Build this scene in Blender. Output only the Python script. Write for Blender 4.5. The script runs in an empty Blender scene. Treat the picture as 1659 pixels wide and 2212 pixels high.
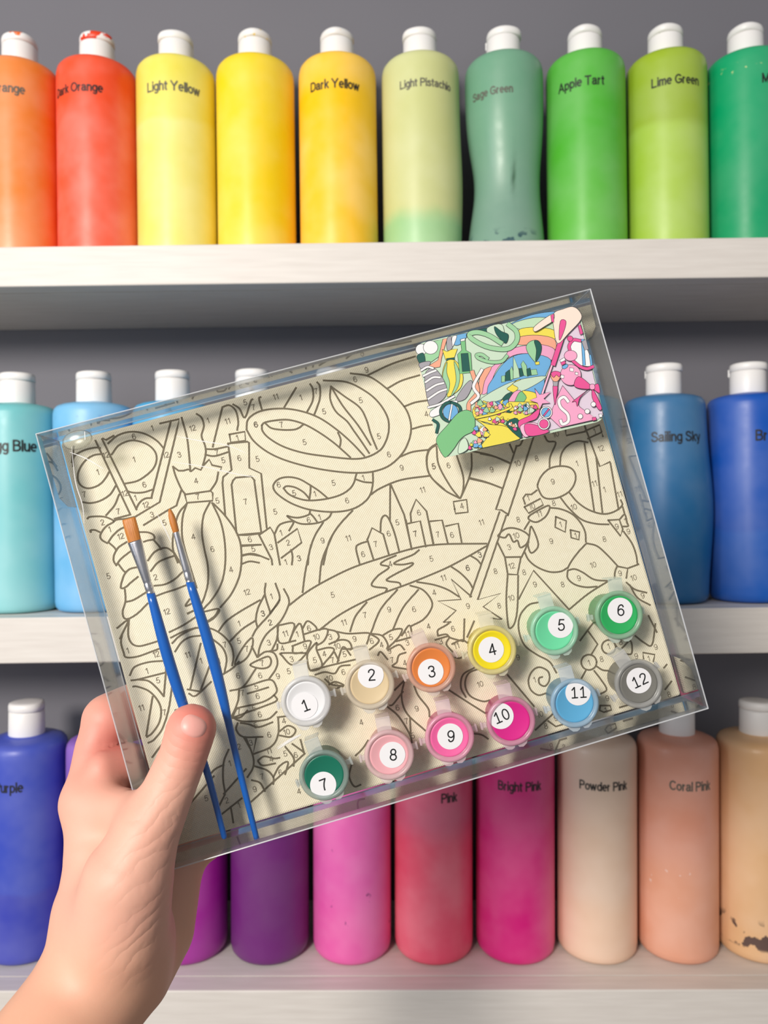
import bpy, bmesh, math, random
import numpy as np
from mathutils import Vector, Matrix
from mathutils.geometry import tessellate_polygon

# ------------------------------------------------------------------ camera, world, lights, exposure
SC = bpy.context.scene
COL = SC.collection
F, CX, CY = 1660.0, 829.5, 1106.0          # focal length and centre in pixels of the 1659 x 2212 frame
cam_d = bpy.data.cameras.new('camera')
cam = bpy.data.objects.new('camera', cam_d); COL.objects.link(cam)
cam_d.sensor_fit = 'HORIZONTAL'; cam_d.sensor_width = 36.0; cam_d.lens = F / 1659.0 * 36.0
cam_d.clip_start = 0.01
cam.rotation_euler = (math.pi / 2, 0, 0)    # level, looking along +Y
cam_d.dof.use_dof = True; cam_d.dof.focus_distance = 0.365; cam_d.dof.aperture_fstop = 17.0
SC.camera = cam
SC.view_settings.view_transform = 'Standard'; SC.view_settings.look = 'None'
SC.view_settings.gamma = 1.0; SC.view_settings.use_curve_mapping = False
SC.view_settings.exposure = 0.0
SC.cycles.transparent_max_bounces = 32
SC.cycles.caustics_reflective = False; SC.cycles.caustics_refractive = False

world = bpy.data.worlds.new('room_light'); SC.world = world; world.use_nodes = True
world.node_tree.nodes['Background'].inputs[0].default_value = (0.93, 0.95, 1.0, 1)
world.node_tree.nodes['Background'].inputs[1].default_value = 0.30

def area_light(name, loc, target, size, power, color):
    d = bpy.data.lights.new(name, 'AREA'); d.shape = 'DISK'; d.size = size; d.energy = power; d.color = color
    o = bpy.data.objects.new(name, d); COL.objects.link(o); o.location = loc
    o.rotation_euler = (Vector(target) - Vector(loc)).to_track_quat('-Z', 'Y').to_euler()
    return o
area_light('lamp_light', (-0.77, -1.05, 0.54), (0, 0.6, -0.05), 0.44, 36.0, (1.0, 0.93, 0.85))
_wl = area_light('window_light', (-1.45, -0.70, 0.25), (0, 0.6, -0.05), 0.5, 9.0, (0.86, 0.93, 1.0))
_wl.data.shape = 'RECTANGLE'; _wl.data.size_y = 1.0

# ------------------------------------------------------------------ helpers
def srgb(r, g, b):
    def f(c):
        c /= 255.0
        return c / 12.92 if c <= 0.04045 else ((c + 0.055) / 1.055) ** 2.4
    return (f(r), f(g), f(b), 1.0)

class NT:
    def __init__(s, name):
        s.m = bpy.data.materials.new(name); s.m.use_nodes = True
        s.t = s.m.node_tree; s.N = s.t.nodes; s.L = s.t.links
        s.b = s.N['Principled BSDF']; s.out = s.N['Material Output']
    def n(s, kind, **kw):
        o = s.N.new(kind)
        for k, v in kw.items():
            if k.startswith('_'): o.inputs[int(k[1:])].default_value = v
            else: setattr(o, k, v)
        return o
    def l(s, a, b): s.L.new(a, b)
    def math(s, op, a, b=None, c=None):
        o = s.n('ShaderNodeMath', operation=op)
        for i, v in enumerate((a, b, c)):
            if v is None: continue
            if isinstance(v, (int, float)): o.inputs[i].default_value = v
            else: s.l(v, o.inputs[i])
        return o.outputs[0]
    def mixc(s, fac, a, b):
        o = s.n('ShaderNodeMix', data_type='RGBA')
        for i, v in ((0, fac), (6, a), (7, b)):
            if isinstance(v, (int, float)) and i == 0: o.inputs[0].default_value = v
            elif isinstance(v, tuple): o.inputs[i].default_value = v
            else: s.l(v, o.inputs[i])
        return o.outputs[2]
    def ramp(s, fac, a, b):
        o = s.n('ShaderNodeMapRange'); s.l(fac, o.inputs[0]); o.inputs[1].default_value = a; o.inputs[2].default_value = b
        o.interpolation_type = 'SMOOTHSTEP'
        return o.outputs[0]
    def objco(s): return s.n('ShaderNodeTexCoord').outputs['Object']
    def noise(s, scale, detail=3.0, vec=None):
        o = s.n('ShaderNodeTexNoise'); o.inputs['Scale'].default_value = scale; o.inputs['Detail'].default_value = detail
        s.l(vec if vec is not None else s.objco(), o.inputs['Vector'])
        return o.outputs['Fac']
    def bump(s, h, strength, dist):
        o = s.n('ShaderNodeBump'); o.inputs['Strength'].default_value = strength; o.inputs['Distance'].default_value = dist
        s.l(h, o.inputs['Height']); s.l(o.outputs[0], s.b.inputs['Normal'])

def plain(name, col, rough=0.5, spec=0.5, metal=0.0, var=0.0, scale=120.0):
    t = NT(name); t.b.inputs['Roughness'].default_value = rough; t.b.inputs['Metallic'].default_value = metal
    t.b.inputs['Specular IOR Level'].default_value = spec
    if var > 0:
        c2 = tuple(min(1, c * (1 - var)) for c in col[:3]) + (1,)
        t.l(t.mixc(t.noise(scale), c2, tuple(min(1, c * (1 + var)) for c in col[:3]) + (1,)), t.b.inputs['Base Color'])
    else: t.b.inputs['Base Color'].default_value = col
    return t.m

def clear_plastic(name, tint=(1, 1, 1, 1), base=0.03, edge=0.55, rough=0.04, haze=0.0, hazecol=(1, 1, 1, 1)):
    """thin clear sheet: mostly see-through, more mirror-like at a slant, a little milky"""
    t = NT(name); t.N.remove(t.b)
    tr = t.n('ShaderNodeBsdfTransparent'); tr.inputs[0].default_value = tint
    gl = t.n('ShaderNodeBsdfGlossy'); gl.inputs['Roughness'].default_value = rough
    lw = t.n('ShaderNodeLayerWeight'); lw.inputs[0].default_value = 0.25
    fac = t.math('MULTIPLY_ADD', lw.outputs['Fresnel'], edge, base)
    mx = t.n('ShaderNodeMixShader'); t.l(fac, mx.inputs[0]); t.l(tr.outputs[0], mx.inputs[1]); t.l(gl.outputs[0], mx.inputs[2])
    last = mx
    if haze > 0:
        df = t.n('ShaderNodeBsdfDiffuse'); df.inputs[0].default_value = hazecol
        m2 = t.n('ShaderNodeMixShader'); m2.inputs[0].default_value = haze
        t.l(mx.outputs[0], m2.inputs[1]); t.l(df.outputs[0], m2.inputs[2]); last = m2
    t.l(last.outputs[0], t.out.inputs[0])
    return t.m

def mesh(name, V, Fc, smooth=False):
    me = bpy.data.meshes.new(name); me.from_pydata([tuple(v) for v in V], [], [tuple(f) for f in Fc]); me.update()
    if smooth: me.polygons.foreach_set('use_smooth', [True] * len(me.polygons))
    return me
def obj(name, me, mat=None, parent=None, mw=None):
    o = bpy.data.objects.new(name, me); COL.objects.link(o)
    if parent is not None: o.parent = parent
    if mw is not None: o.matrix_world = mw
    if mat is not None:
        if not me.materials: me.materials.append(mat)
        else: o.material_slots[0].link = 'OBJECT'; o.material_slots[0].material = mat
    return o
def empty(name, mw):
    o = bpy.data.objects.new(name, None); COL.objects.link(o); o.matrix_world = mw; o.empty_display_size = 0.02
    return o
def tag(o, label=None, cat=None, group=None, kind=None):
    if label: o['label'] = label
    if cat: o['category'] = cat
    if group: o['group'] = group
    if kind: o['kind'] = kind
    return o

class MB:
    def __init__(s): s.v = []; s.f = []
    def add(s, V, Fc):
        k = len(s.v); s.v += [tuple(v) for v in V]; s.f += [tuple(i + k for i in f) for f in Fc]; return s
    def box(s, a, b, bev=0.0):
        (x0, y0, z0), (x1, y1, z1) = a, b
        if bev <= 0:
            return s.add([(x0,y0,z0),(x1,y0,z0),(x1,y1,z0),(x0,y1,z0),(x0,y0,z1),(x1,y0,z1),(x1,y1,z1),(x0,y1,z1)],
                         [(0,3,2,1),(4,5,6,7),(0,1,5,4),(1,2,6,5),(2,3,7,6),(3,0,4,7)])
        bm = bmesh.new(); bmesh.ops.create_cube(bm, size=1.0)
        for v in bm.verts: v.co = Vector(((x0+x1)/2 + v.co.x*(x1-x0), (y0+y1)/2 + v.co.y*(y1-y0), (z0+z1)/2 + v.co.z*(z1-z0)))
        bmesh.ops.bevel(bm, geom=list(bm.edges), offset=bev, segments=2, profile=0.5, affect='EDGES')
        bm.verts.index_update(); s.add([v.co[:] for v in bm.verts], [[v.index for v in f.verts] for f in bm.faces]); bm.free()
        return s
    def lathe(s, prof, n=48, fn=None, cap=True):
        V = []
        for r, z in prof:
            for i in range(n):
                a = 2 * math.pi * i / n
                p = (r * math.cos(a), r * math.sin(a), z)
                V.append(fn(*p) if fn else p)
        Fc = []
        for j in range(len(prof) - 1):
            for i in range(n):
                Fc.append((j*n+i, j*n+(i+1) % n, (j+1)*n+(i+1) % n, (j+1)*n+i))
        if cap:
            Fc.append(tuple(range(n))[::-1]); Fc.append(tuple((len(prof)-1)*n + i for i in range(n)))
        return s.add(V, Fc)
    def sweep(s, pts, rad, n=10, flat=None, up=(0, 0, 1)):
        """tube along pts; rad = radius per point; flat = height / width ratio per point (height along up)"""
        P = [Vector(p) for p in pts]; V = []
        for i, p in enumerate(P):
            d = (P[min(i+1, len(P)-1)] - P[max(i-1, 0)]).normalized()
            U = Vector(up); U = (U - d * U.dot(d)).normalized(); S = d.cross(U)
            fl = flat[i] if flat else 1.0
            for k in range(n):
                a = 2 * math.pi * k / n
                V.append(p + S * (math.cos(a) * rad[i]) + U * (math.sin(a) * rad[i] * fl))
        Fc = [(j*n+k, j*n+(k+1) % n, (j+1)*n+(k+1) % n, (j+1)*n+k) for j in range(len(P)-1) for k in range(n)]
        Fc += [tuple(range(n))[::-1], tuple((len(P)-1)*n + k for k in range(n))]
        return s.add(V, Fc)
    def me(s, name, smooth=False): return mesh(name, s.v, s.f, smooth)
    def obj(s, name, mat, parent=None, smooth=False): return obj(name, s.me(name, smooth), mat, parent)

def catmull(P, k=5):
    P = [np.array(p, float) for p in P]
    if len(P) < 3: return P
    out = []; closed = np.allclose(P[0], P[-1])
    for i in range(len(P) - 1):
        p1, p2 = P[i], P[i+1]
        p0 = P[i-1] if i > 0 else (P[-2] if closed else 2*p1 - p2)
        p3 = P[i+2] if i + 2 < len(P) else (P[1] if closed else 2*p2 - p1)
        for j in range(k):
            t = j / k
            out.append(0.5*((2*p1) + (-p0+p2)*t + (2*p0-5*p1+4*p2-p3)*t*t + (-p0+3*p1-3*p2+p3)*t**3))
    out.append(P[-1])
    return out

# plain sans lettering drawn as strokes on a grid where capitals are 1 high; "o" = ellipse arc cx,cy,rx,ry,from,to; "~" = smooth
GLY = {
'0': 'o.31,.5,.25,.44,0,360', '1': '.12,.72 .34,.94 .34,.03', '!': '.12,.72 .34,.94 .34,.06|.10,.06 .58,.06',
'2': '~.08,.68 .12,.85 .31,.94 .50,.85 .53,.68 .42,.47 .20,.25 .08,.06|.08,.06 .57,.06',
'3': '~.08,.74 .15,.89 .31,.94 .47,.88 .52,.73 .45,.58 .26,.53|~.26,.53 .47,.48 .55,.29 .47,.12 .30,.06 .13,.12 .06,.28',
'4': '.43,.03 .43,.94 .04,.30 .59,.30', '5': '.53,.94 .17,.94 .10,.50|~.10,.50 .30,.60 .48,.53 .55,.33 .48,.14 .30,.06 .13,.11 .06,.27',
'6': '~.52,.74 .45,.90 .31,.94 .15,.84 .07,.60 .065,.36|o.31,.33,.245,.27,0,360', '7': '.06,.94 .56,.94|~.56,.94 .38,.65 .27,.35 .23,.03',
'8': 'o.31,.72,.20,.22,0,360|o.31,.29,.245,.235,0,360', '9': '~.10,.26 .17,.10 .31,.06 .47,.16 .55,.40 .555,.64|o.31,.67,.245,.27,0,360',
'A': '.03,.03 .36,.95 .69,.03|.15,.33 .57,.33', 'B': '.10,.06 .10,.94 .36,.94|~.36,.94 .54,.87 .58,.73 .52,.59 .36,.53|.36,.53 .10,.53|~.36,.53 .58,.46 .63,.29 .57,.13 .38,.06|.38,.06 .10,.06',
'C': 'o.41,.5,.33,.44,38,322', 'D': '.34,.06 .10,.06 .10,.94 .34,.94|~.34,.94 .56,.86 .67,.68 .68,.50 .67,.32 .56,.14 .34,.06',
'E': '.62,.94 .10,.94 .10,.06 .64,.06|.10,.52 .58,.52', 'G': 'o.42,.5,.34,.44,38,318|.45,.46 .74,.46 .74,.16', 'L': '.10,.97 .10,.06 .57,.06',
'M': '.10,.03 .10,.94 .42,.10 .74,.94 .74,.03', 'O': 'o.42,.5,.35,.44,0,360', 'P': '.10,.03 .10,.94 .38,.94|~.38,.94 .57,.87 .62,.71 .57,.55 .38,.48|.38,.48 .10,.48',
'S': '~.60,.72 .52,.88 .34,.94 .15,.87 .11,.71 .22,.58 .44,.50 .60,.39 .62,.22 .50,.10 .34,.06 .15,.11 .07,.29', 'T': '.03,.94 .65,.94|.34,.94 .34,.03', 'Y': '.02,.97 .35,.46 .68,.97|.35,.46 .35,.03',
'a': '~.07,.50 .14,.62 .28,.66 .42,.60 .45,.46|.45,.46 .45,.12 .50,.04|~.45,.42 .25,.38 .09,.30 .07,.16 .17,.06 .33,.09 .44,.22', 'b': '.08,.97 .08,.03|o.29,.36,.21,.30,0,360',
'c': 'o.28,.36,.21,.30,42,318', 'd': '.49,.97 .49,.03|o.28,.36,.21,.30,0,360', 'e': '.08,.37 .49,.37|o.28,.36,.21,.30,0,318', 'g': '.49,.68 .49,.02|~.49,.02 .43,-.17 .26,-.22 .10,-.13|o.28,.36,.21,.30,0,360',
'h': '.08,.97 .08,.03|~.08,.44 .15,.60 .29,.66 .42,.59 .46,.42|.46,.42 .46,.03', 'i': '.08,.69 .08,.03|.08,.97 .08,.86', 'k': '.08,.97 .08,.03|.43,.68 .10,.30|.21,.41 .45,.03', 'l': '.08,.97 .08,.03',
'm': '.08,.69 .08,.03|~.08,.45 .14,.60 .25,.66 .36,.60 .39,.45|.39,.45 .39,.03|~.39,.45 .45,.60 .56,.66 .67,.60 .70,.45|.70,.45 .70,.03', 'n': '.08,.69 .08,.03|~.08,.44 .15,.60 .29,.66 .42,.59 .46,.42|.46,.42 .46,.03',
'o': 'o.29,.36,.22,.30,0,360', 'p': '.08,.69 .08,-.25|o.29,.36,.21,.30,0,360', 'r': '.08,.69 .08,.03|~.08,.42 .14,.58 .30,.65', 's': '~.42,.52 .36,.63 .24,.66 .11,.60 .10,.48 .25,.39 .42,.30 .44,.16 .34,.07 .22,.06 .10,.10 .06,.22',
't': '.16,.88 .16,.18|~.16,.18 .19,.07 .31,.06|.03,.66 .31,.66', 'u': '.08,.69 .08,.26|~.08,.26 .13,.10 .25,.06 .38,.12 .46,.28|.46,.69 .46,.03', 'w': '.02,.69 .20,.04 .36,.66 .52,.04 .70,.69', 'y': '.02,.69 .25,.06|.48,.69 .22,-.10|~.22,-.10 .15,-.20 .05,-.22'}
_tc = {}
def text_geo(s, wt=0.125, gap=0.17):
    """flat lettering as (verts, faces, size), origin at its centre, capital height 0.7"""
    if (s, wt, gap) not in _tc:
        V, Fc, x0 = [], [], 0.0
        for ch in s:
            if ch == ' ': x0 += 0.28; continue
            mx = 0.0
            for st in GLY[ch].split('|'):
                if st[0] == 'o':
                    cx, cy, rx, ry, a0, a1 = (float(v) for v in st[1:].split(','))
                    P = [(cx + rx * math.cos(math.radians(a0 + (a1 - a0) * i / 20)), cy + ry * math.sin(math.radians(a0 + (a1 - a0) * i / 20))) for i in range(21)]
                else:
                    P = [tuple(float(v) for v in q.split(',')) for q in st.lstrip('~').split()]
                    if st[0] == '~': P = [tuple(q) for q in catmull(P, 4)]
                mx = max([mx] + [q[0] for q in P])
                segs = [P] if (st[0] in 'o~') else [P[i:i+2] for i in range(len(P) - 1)]
                for Q in segs:
                    Q = [np.array(q, float) for q in Q]; n = len(Q); k = len(V); closed = st[0] == 'o' and np.allclose(Q[0], Q[-1])
                    for i in range(n):
                        a = (Q[1] - Q[-2]) if (closed and i in (0, n-1)) else Q[min(i+1, n-1)] - Q[max(i-1, 0)]
                        a = a / (np.linalg.norm(a) + 1e-9); q = np.array((-a[1], a[0])) * wt / 2
                        ex = 0 if closed or st[0] in 'o~' else a * wt * 0.3 * (-1 if i == 0 else 1 if i == n-1 else 0)
                        V += [Q[i] + ex + q + (x0, 0), Q[i] + ex - q + (x0, 0)]
                    Fc += [(k+2*i, k+2*i+1, k+2*i+3, k+2*i+2) for i in range(n-1)]
            x0 += mx + gap
        V = np.array(V) * 0.7; lo, hi = V.min(0), V.max(0)
        _tc[(s, wt, gap)] = (V - np.array(((lo[0] + hi[0]) / 2, 0.35)), Fc, hi - lo)
    return _tc[(s, wt, gap)]

# ------------------------------------------------------------------ the wall
WALL_Y = 0.863
t = NT('grey_wall_paint')
nz = t.noise(3.0, 2.0)
t.l(t.mixc(nz, srgb(104, 103, 110), srgb(118, 117, 124)), t.b.inputs['Base Color'])
t.b.inputs['Roughness'].default_value = 0.75
t.bump(t.noise(900.0, 2.0), 0.25, 0.0006)
tag(obj('floor', MB().box((-1.6, -2.4, -1.3), (1.6, WALL_Y + 0.1, -1.2)).me('floor'), plain('grey_floor_boards', srgb(150, 142, 134), 0.6, var=0.1, scale=6.0)), kind='structure')
tag(obj('wall_back', MB().box((-1.6, WALL_Y, -1.2), (1.6, WALL_Y + 0.1, 1.4)).me('wall_back'), t.m), kind='structure')

# ------------------------------------------------------------------ shelves
t = NT('white_painted_wood')
co = t.n('ShaderNodeTexCoord').outputs['Object']; mp = t.n('ShaderNodeMapping'); t.l(co, mp.inputs[0]); mp.inputs['Scale'].default_value = (6, 60, 90)
gr = t.noise(3.0, 4.0, mp.outputs[0])
t.l(t.mixc(gr, srgb(204, 197, 190), srgb(228, 223, 217)), t.b.inputs['Base Color'])
t.b.inputs['Roughness'].default_value = 0.5; t.bump(gr, 0.25, 0.0006)
WOOD = t.m
FRONT = 0.70
ROWS = [dict(z=0.246, s=0.01266, th=0.0365, lab='white wooden wall shelf holding the orange, yellow and green bottles'),
        dict(z=-0.0917, s=0.0139, th=0.0417, lab='white wooden wall shelf holding the blue bottles behind the canvas box'),
        dict(z=-0.4358, s=0.0018, th=0.042, lab='white wooden wall shelf holding the purple, pink and peach bottles')]
for r in ROWS:
    r['M'] = Matrix.Translation((0, 0, r['z'])) @ Matrix.Rotation(-math.atan(r['s']), 4, 'Y')
    e = tag(empty('wall_shelf', r['M']), r['lab'], 'shelf')
    MB().box((-1.1, FRONT + 0.0225, -r['th'] + 0.012), (1.1, WALL_Y - 0.0005, 0)).obj('shelf_board', WOOD, e)
    MB().box((-1.1, FRONT, -r['th']), (1.1, FRONT + 0.022, 0), 0.0012).obj('face_board', WOOD, e)
    MB().box((-1.1, FRONT + 0.0225, -r['th']), (1.1, WALL_Y - 0.0005, -r['th'] + 0.0115)).obj('underside_board', WOOD, e)

# ------------------------------------------------------------------ paint bottles
BR, BH = 0.0388, 0.213            # radius, shoulder height
ROWP = [(0.785, 1.016, 0.975), (0.758, 0.985, 0.945), (0.772, 1.0, 1.0)]   # distance of the bottle axes from the camera, width and height of that row's bottles
prof = [(0.030, 0.0), (0.0355, 0.0012), (0.0380, 0.0045), (BR, 0.0095)]
prof += [(BR, 0.0095 + (0.196 - 0.0095) * i / 20) for i in range(1, 21)]
prof += [(0.0386, 0.2020), (0.0377, 0.2062), (0.0354, 0.2093), (0.0310, 0.2113), (0.0230, 0.2132), (0.0150, 0.2146), (0.0150, 0.2165)]
CAPW = plain('white_cap_plastic', srgb(240, 238, 236), 0.4)
INK = [plain('black_label_ink', srgb(28, 28, 30), 0.5), plain('worn_label_ink', srgb(96, 94, 84), 0.6)]

def bottle_mat(name, c1, c2=None, level=0.1, soft=0.012, stain=None, smudge=0.05, seed=0.0):
    t = NT(name)
    co = t.objco(); ad = t.n('ShaderNodeVectorMath', operation='ADD'); t.l(co, ad.inputs[0]); ad.inputs[1].default_value = (seed, seed * 1.7, 0)
    sx = t.n('ShaderNodeSeparateXYZ'); t.l(co, sx.inputs[0]); z = sx.outputs[2]
    n1 = t.noise(16.0, 3.0, ad.outputs[0]); n2 = t.noise(75.0, 4.0, ad.outputs[0])
    a = srgb(*c1); col = a
    if c2:
        zz = t.math('ADD', z, t.math('MULTIPLY_ADD', n1, 0.03, -0.015))
        col = t.mixc(t.ramp(zz, level - soft, level + soft), srgb(*c2), a)
    dark = t.mixc(1.0, col, col)
    hs = t.n('ShaderNodeHueSaturation'); t.l(dark, hs.inputs['Color']); hs.inputs['Value'].default_value = 1 - 1.6 * smudge; hs.inputs['Saturation'].default_value = 1.05
    lt = t.n('ShaderNodeHueSaturation'); t.l(dark, lt.inputs['Color']); lt.inputs['Value'].default_value = 1 + smudge; lt.inputs['Saturation'].default_value = 0.88
    col = t.mixc(t.ramp(n1, 0.25, 0.75), hs.outputs[0], lt.outputs[0])
    if stain:
        sc, z0, z1, ns, th = stain
        m = t.math('MULTIPLY', t.ramp(z, z0, z0 + 0.004), t.math('SUBTRACT', 1.0, t.ramp(z, z1 - 0.012, z1)))
        m = t.math('MULTIPLY', m, t.ramp(t.noise(ns, 4.0, ad.outputs[0]), th, th + 0.03))
        col = t.mixc(m, col, srgb(*sc))
    t.l(col, t.b.inputs['Base Color'])
    t.l(t.math('MULTIPLY_ADD', n2, 0.25, 0.26), t.b.inputs['Roughness'])
    t.b.inputs['Specular IOR Level'].default_value = 0.45
    t.b.inputs['Subsurface Weight'].default_value = 0.0
    t.bump(n1, 0.12, 0.002)
    return t.m

def cap_mat(name, c, seed, amount):
    t = NT(name); co = t.objco(); ad = t.n('ShaderNodeVectorMath', operation='ADD'); t.l(co, ad.inputs[0]); ad.inputs[1].default_value = (seed, 0, seed)
    m = t.ramp(t.noise(85.0, 3.0, ad.outputs[0]), 0.62 - amount, 0.66 - amount)
    t.l(t.mixc(m, srgb(240, 238, 236), srgb(*c)), t.b.inputs['Base Color']); t.b.inputs['Roughness'].default_value = 0.4
    return t.m

body_shared = {}
def cap_me():
    n = 40
    base = MB().lathe([(0.0165, 0.0), (0.0176, 0.0006), (0.0179, 0.002), (0.0176, 0.0235), (0.0171, 0.0245)], n).me('cap', True)
    def tip(x, y, z):                      # the flip lid juts a little over the front thumb notch
        k = 0.0016 * max(0.0, x / 0.0175) ** 6
        return (x + k, y, z)
    lid = MB().lathe([(0.0170, 0.0250), (0.0177, 0.0254), (0.0177, 0.0302), (0.0170, 0.0324), (0.0150, 0.0332), (0.008, 0.0336), (0.001, 0.0337)], n, tip).me('lid', True)
    hinge = MB().box((-0.0190, -0.004, 0.021), (-0.0170, 0.004, 0.029), 0.0005).me('hinge')
    return base, lid, hinge
CAP = cap_me()

def pinch(x, y, z):                       # squeezed waist of the sage bottle
    k = math.exp(-((z - 0.085) / 0.045) ** 2); f = math.exp(-((z - 0.075) / 0.05) ** 2)
    x2 = x * (1 - 0.11 * k); y2 = y + (0.012 * f if y < 0 else 0) * (abs(y) / BR)
    if x < 0: x2 += 0.004 * k
    return (x2, y2, z)
def bulge_right(x, y, z):
    k = math.exp(-((z - 0.095) / 0.06) ** 2)
    return (x * (1 + (0.17 * k if x > 0 else 0.02 * k)), y * (1 + 0.03 * k), z)
def bulge_low(x, y, z):
    k = math.exp(-((z - 0.085) / 0.05) ** 2)
    return (x * (1 + (0.055 * k if x > 0 else 0.0)), y, z)

def paint_bottle(row, cap_px, name_col, label, c1, c2=None, level=0.1, soft=0.012, stain=None, smudge=0.035, fn=None, text=None,
                 cap_stain=None, turn=None, group=None, tz=None):
    R = ROWS[row]; s = R['s']; AX, SXY, SZ = ROWP[row]
    X = (cap_px - CX) * AX / F + 0.225 * s          # the cap leans with its shelf
    mw = R['M'] @ Matrix.Translation((X, AX, 0.0002)) @ Matrix.Diagonal((SXY, SXY, SZ, 1))
    e = tag(empty('paint_bottle', mw), label, 'bottle', group)
    rnd = random.Random(int(cap_px * 7 + row))
    if fn is None:
        if 'b' not in body_shared: body_shared['b'] = MB().lathe(prof, 56).me('bottle_body', True)
        me = body_shared['b']
    else: me = MB().lathe(prof, 56, fn).me('bottle_body', True)
    obj('bottle_body', me, bottle_mat(name_col, c1, c2, level, soft, stain, smudge, rnd.uniform(0, 9)), e)
    a = turn if turn is not None else rnd.uniform(-2.6, -0.5)
    cm = cap_mat(name_col + '_cap', cap_stain[0], rnd.uniform(0, 9), cap_stain[1]) if cap_stain else CAPW
    c = obj('cap', CAP[0], CAPW, e); c.location = (0, 0, 0.2128); c.scale = (0.95, 0.95, 1.0); c.rotation_euler = (0, 0, a)
    l = obj('lid', CAP[1], cm, c); obj('hinge', CAP[2], CAPW, c)
    l.rotation_euler = (0, rnd.uniform(-0.04, 0.02), 0)
    if text:
        s_, cpx, wpx, worn = text
        V, T, ext = text_geo(s_, 0.165, 0.125)
        if tz is None: tz = (0.175, 0.168, 0.173)[row]
        d = AX - BR; k = (wpx * d / F) / ext[0]
        r_ = BR * SXY; a0 = 0.0                     # angle round the bottle at which the name's middle stands
        a0 = min(np.linspace(-1.2, 1.2, 481), key=lambda q: abs(CX + F * (X + r_ * math.sin(q)) / (AX - r_ * math.cos(q)) - cpx))
        P = []
        for x, y in V:
            a = a0 + x * k / BR
            p = ((BR + 0.00025) * math.sin(a), -(BR + 0.00025) * math.cos(a), tz + y * k * 1.1)
            P.append(fn(*p) if fn else p)
        obj('name_print', mesh('name_print', P, T), INK[worn], e)
    return e

G1, G2, G3 = 'paint bottles on the top shelf', 'paint bottles on the middle shelf', 'paint bottles on the bottom shelf'
pb = paint_bottle
pb(0, 43, 'orange_paint', 'orange paint bottle cut off by the left picture edge, top shelf', (236, 132, 52), (240, 140, 70), 0.06, 0.05, text=('Orange', 20, 70, 1), cap_stain=((235, 110, 40), -0.01), group=G1)
pb(0, 210, 'dark_orange_paint', 'red-orange paint bottle printed Dark Orange with red smears on its cap', (242, 92, 62), (244, 100, 74), 0.1, 0.06, text=('Dark Orange', 166, 118, 0), cap_stain=((225, 60, 20), 0.13), group=G1)
pb(0, 380, 'light_yellow_paint', 'pale yellow paint bottle printed Light Yellow', (240, 226, 96), (243, 232, 124), 0.145, 0.004, text=('Light Yellow', 378, 118, 1), group=G1, turn=-2.4)
pb(0, 551, 'yellow_paint', 'bright yellow paint bottle with no printed name', (246, 214, 6), (248, 212, 0), 0.12, 0.04, smudge=0.02, cap_stain=((245, 205, 20), -0.01), group=G1)
pb(0, 728, 'dark_yellow_paint', 'golden yellow paint bottle printed Dark Yellow', (252, 202, 52), (254, 200, 40), 0.06, 0.02, text=('Dark Yellow', 727, 112, 0), cap_stain=((250, 190, 20), 0.0), smudge=0.03, group=G1)
pb(0, 907, 'light_pistachio_paint', 'pale pistachio paint bottle printed Light Pistachio, mint coloured towards its base', (206, 210, 146), (164, 208, 150), 0.045, 0.012, fn=bulge_low, text=('Light Pistachio', 926, 118, 1), group=G1, turn=-2.6)
pb(0, 1087, 'sage_green_paint', 'grey-green paint bottle printed Sage Green with a squeezed-in waist', (112, 164, 134), (124, 160, 142), 0.09, 0.05, stain=((60, 90, 96), 0.014, 0.034, 70.0, 0.56), fn=pinch, text=('Sage Green', 1064, 96, 1), group=G1, tz=0.168)
pb(0, 1263, 'apple_tart_paint', 'bright apple green paint bottle printed Apple Tart', (84, 182, 58), (104, 190, 74), 0.08, 0.06, text=('Apple Tart', 1258, 102, 0), group=G1, turn=-1.9)
pb(0, 1437, 'lime_green_paint', 'yellowish lime paint bottle printed Lime Green', (158, 186, 52), (172, 204, 80), 0.135, 0.006, text=('Lime Green', 1467, 104, 0), cap_stain=((90, 140, 40), -0.03), group=G1, turn=-2.0)
pb(0, 1610, 'emerald_paint', 'emerald green paint bottle cut off by the right picture edge', (0, 166, 108), (4, 160, 104), 0.1, 0.05, stain=((220, 225, 150), 0.180, 0.197, 140.0, 0.63), text=('M', 1659, 16, 0), group=G1, turn=-2.0)

pb(1, 37, 'egg_blue_paint', 'pale turquoise paint bottle printed Egg Blue at the left picture edge', (118, 196, 200), (134, 204, 208), 0.1, 0.05, text=('Egg Blue', 30, 104, 0), group=G2, turn=-0.6)
pb(1, 203, 'sky_blue_paint', 'light sky blue paint bottle behind the upper left corner of the clear box', (118, 188, 232), (110, 180, 228), 0.15, 0.05, stain=((70, 110, 190), 0.17, 0.2, 60.0, 0.6), group=G2, turn=-0.7)
pb(1, 373, 'cerulean_paint', 'light blue paint bottle third from the left, mostly hidden by the clear box', (92, 178, 226), None, group=G2, turn=-0.7)
pb(1, 545, 'azure_paint', 'blue paint bottle with only its white cap above the clear box', (80, 164, 214), None, group=G2, turn=-0.9)
pb(1, 720, 'hidden_blue_paint', 'medium blue paint bottle behind the upper middle of the canvas', (66, 150, 202), None, group=G2)
pb(1, 898, 'hidden_teal_paint', 'blue-green paint bottle behind the canvas beside the swirl drawing', (50, 140, 180), None, group=G2)
pb(1, 1075, 'hidden_ocean_paint', 'deep teal paint bottle behind the canvas under the picture card', (44, 124, 166), None, group=G2)
pb(1, 1255, 'teal_blue_paint', 'teal blue paint bottle seen through the right side of the clear box', (40, 122, 158), None, group=G2)
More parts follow.
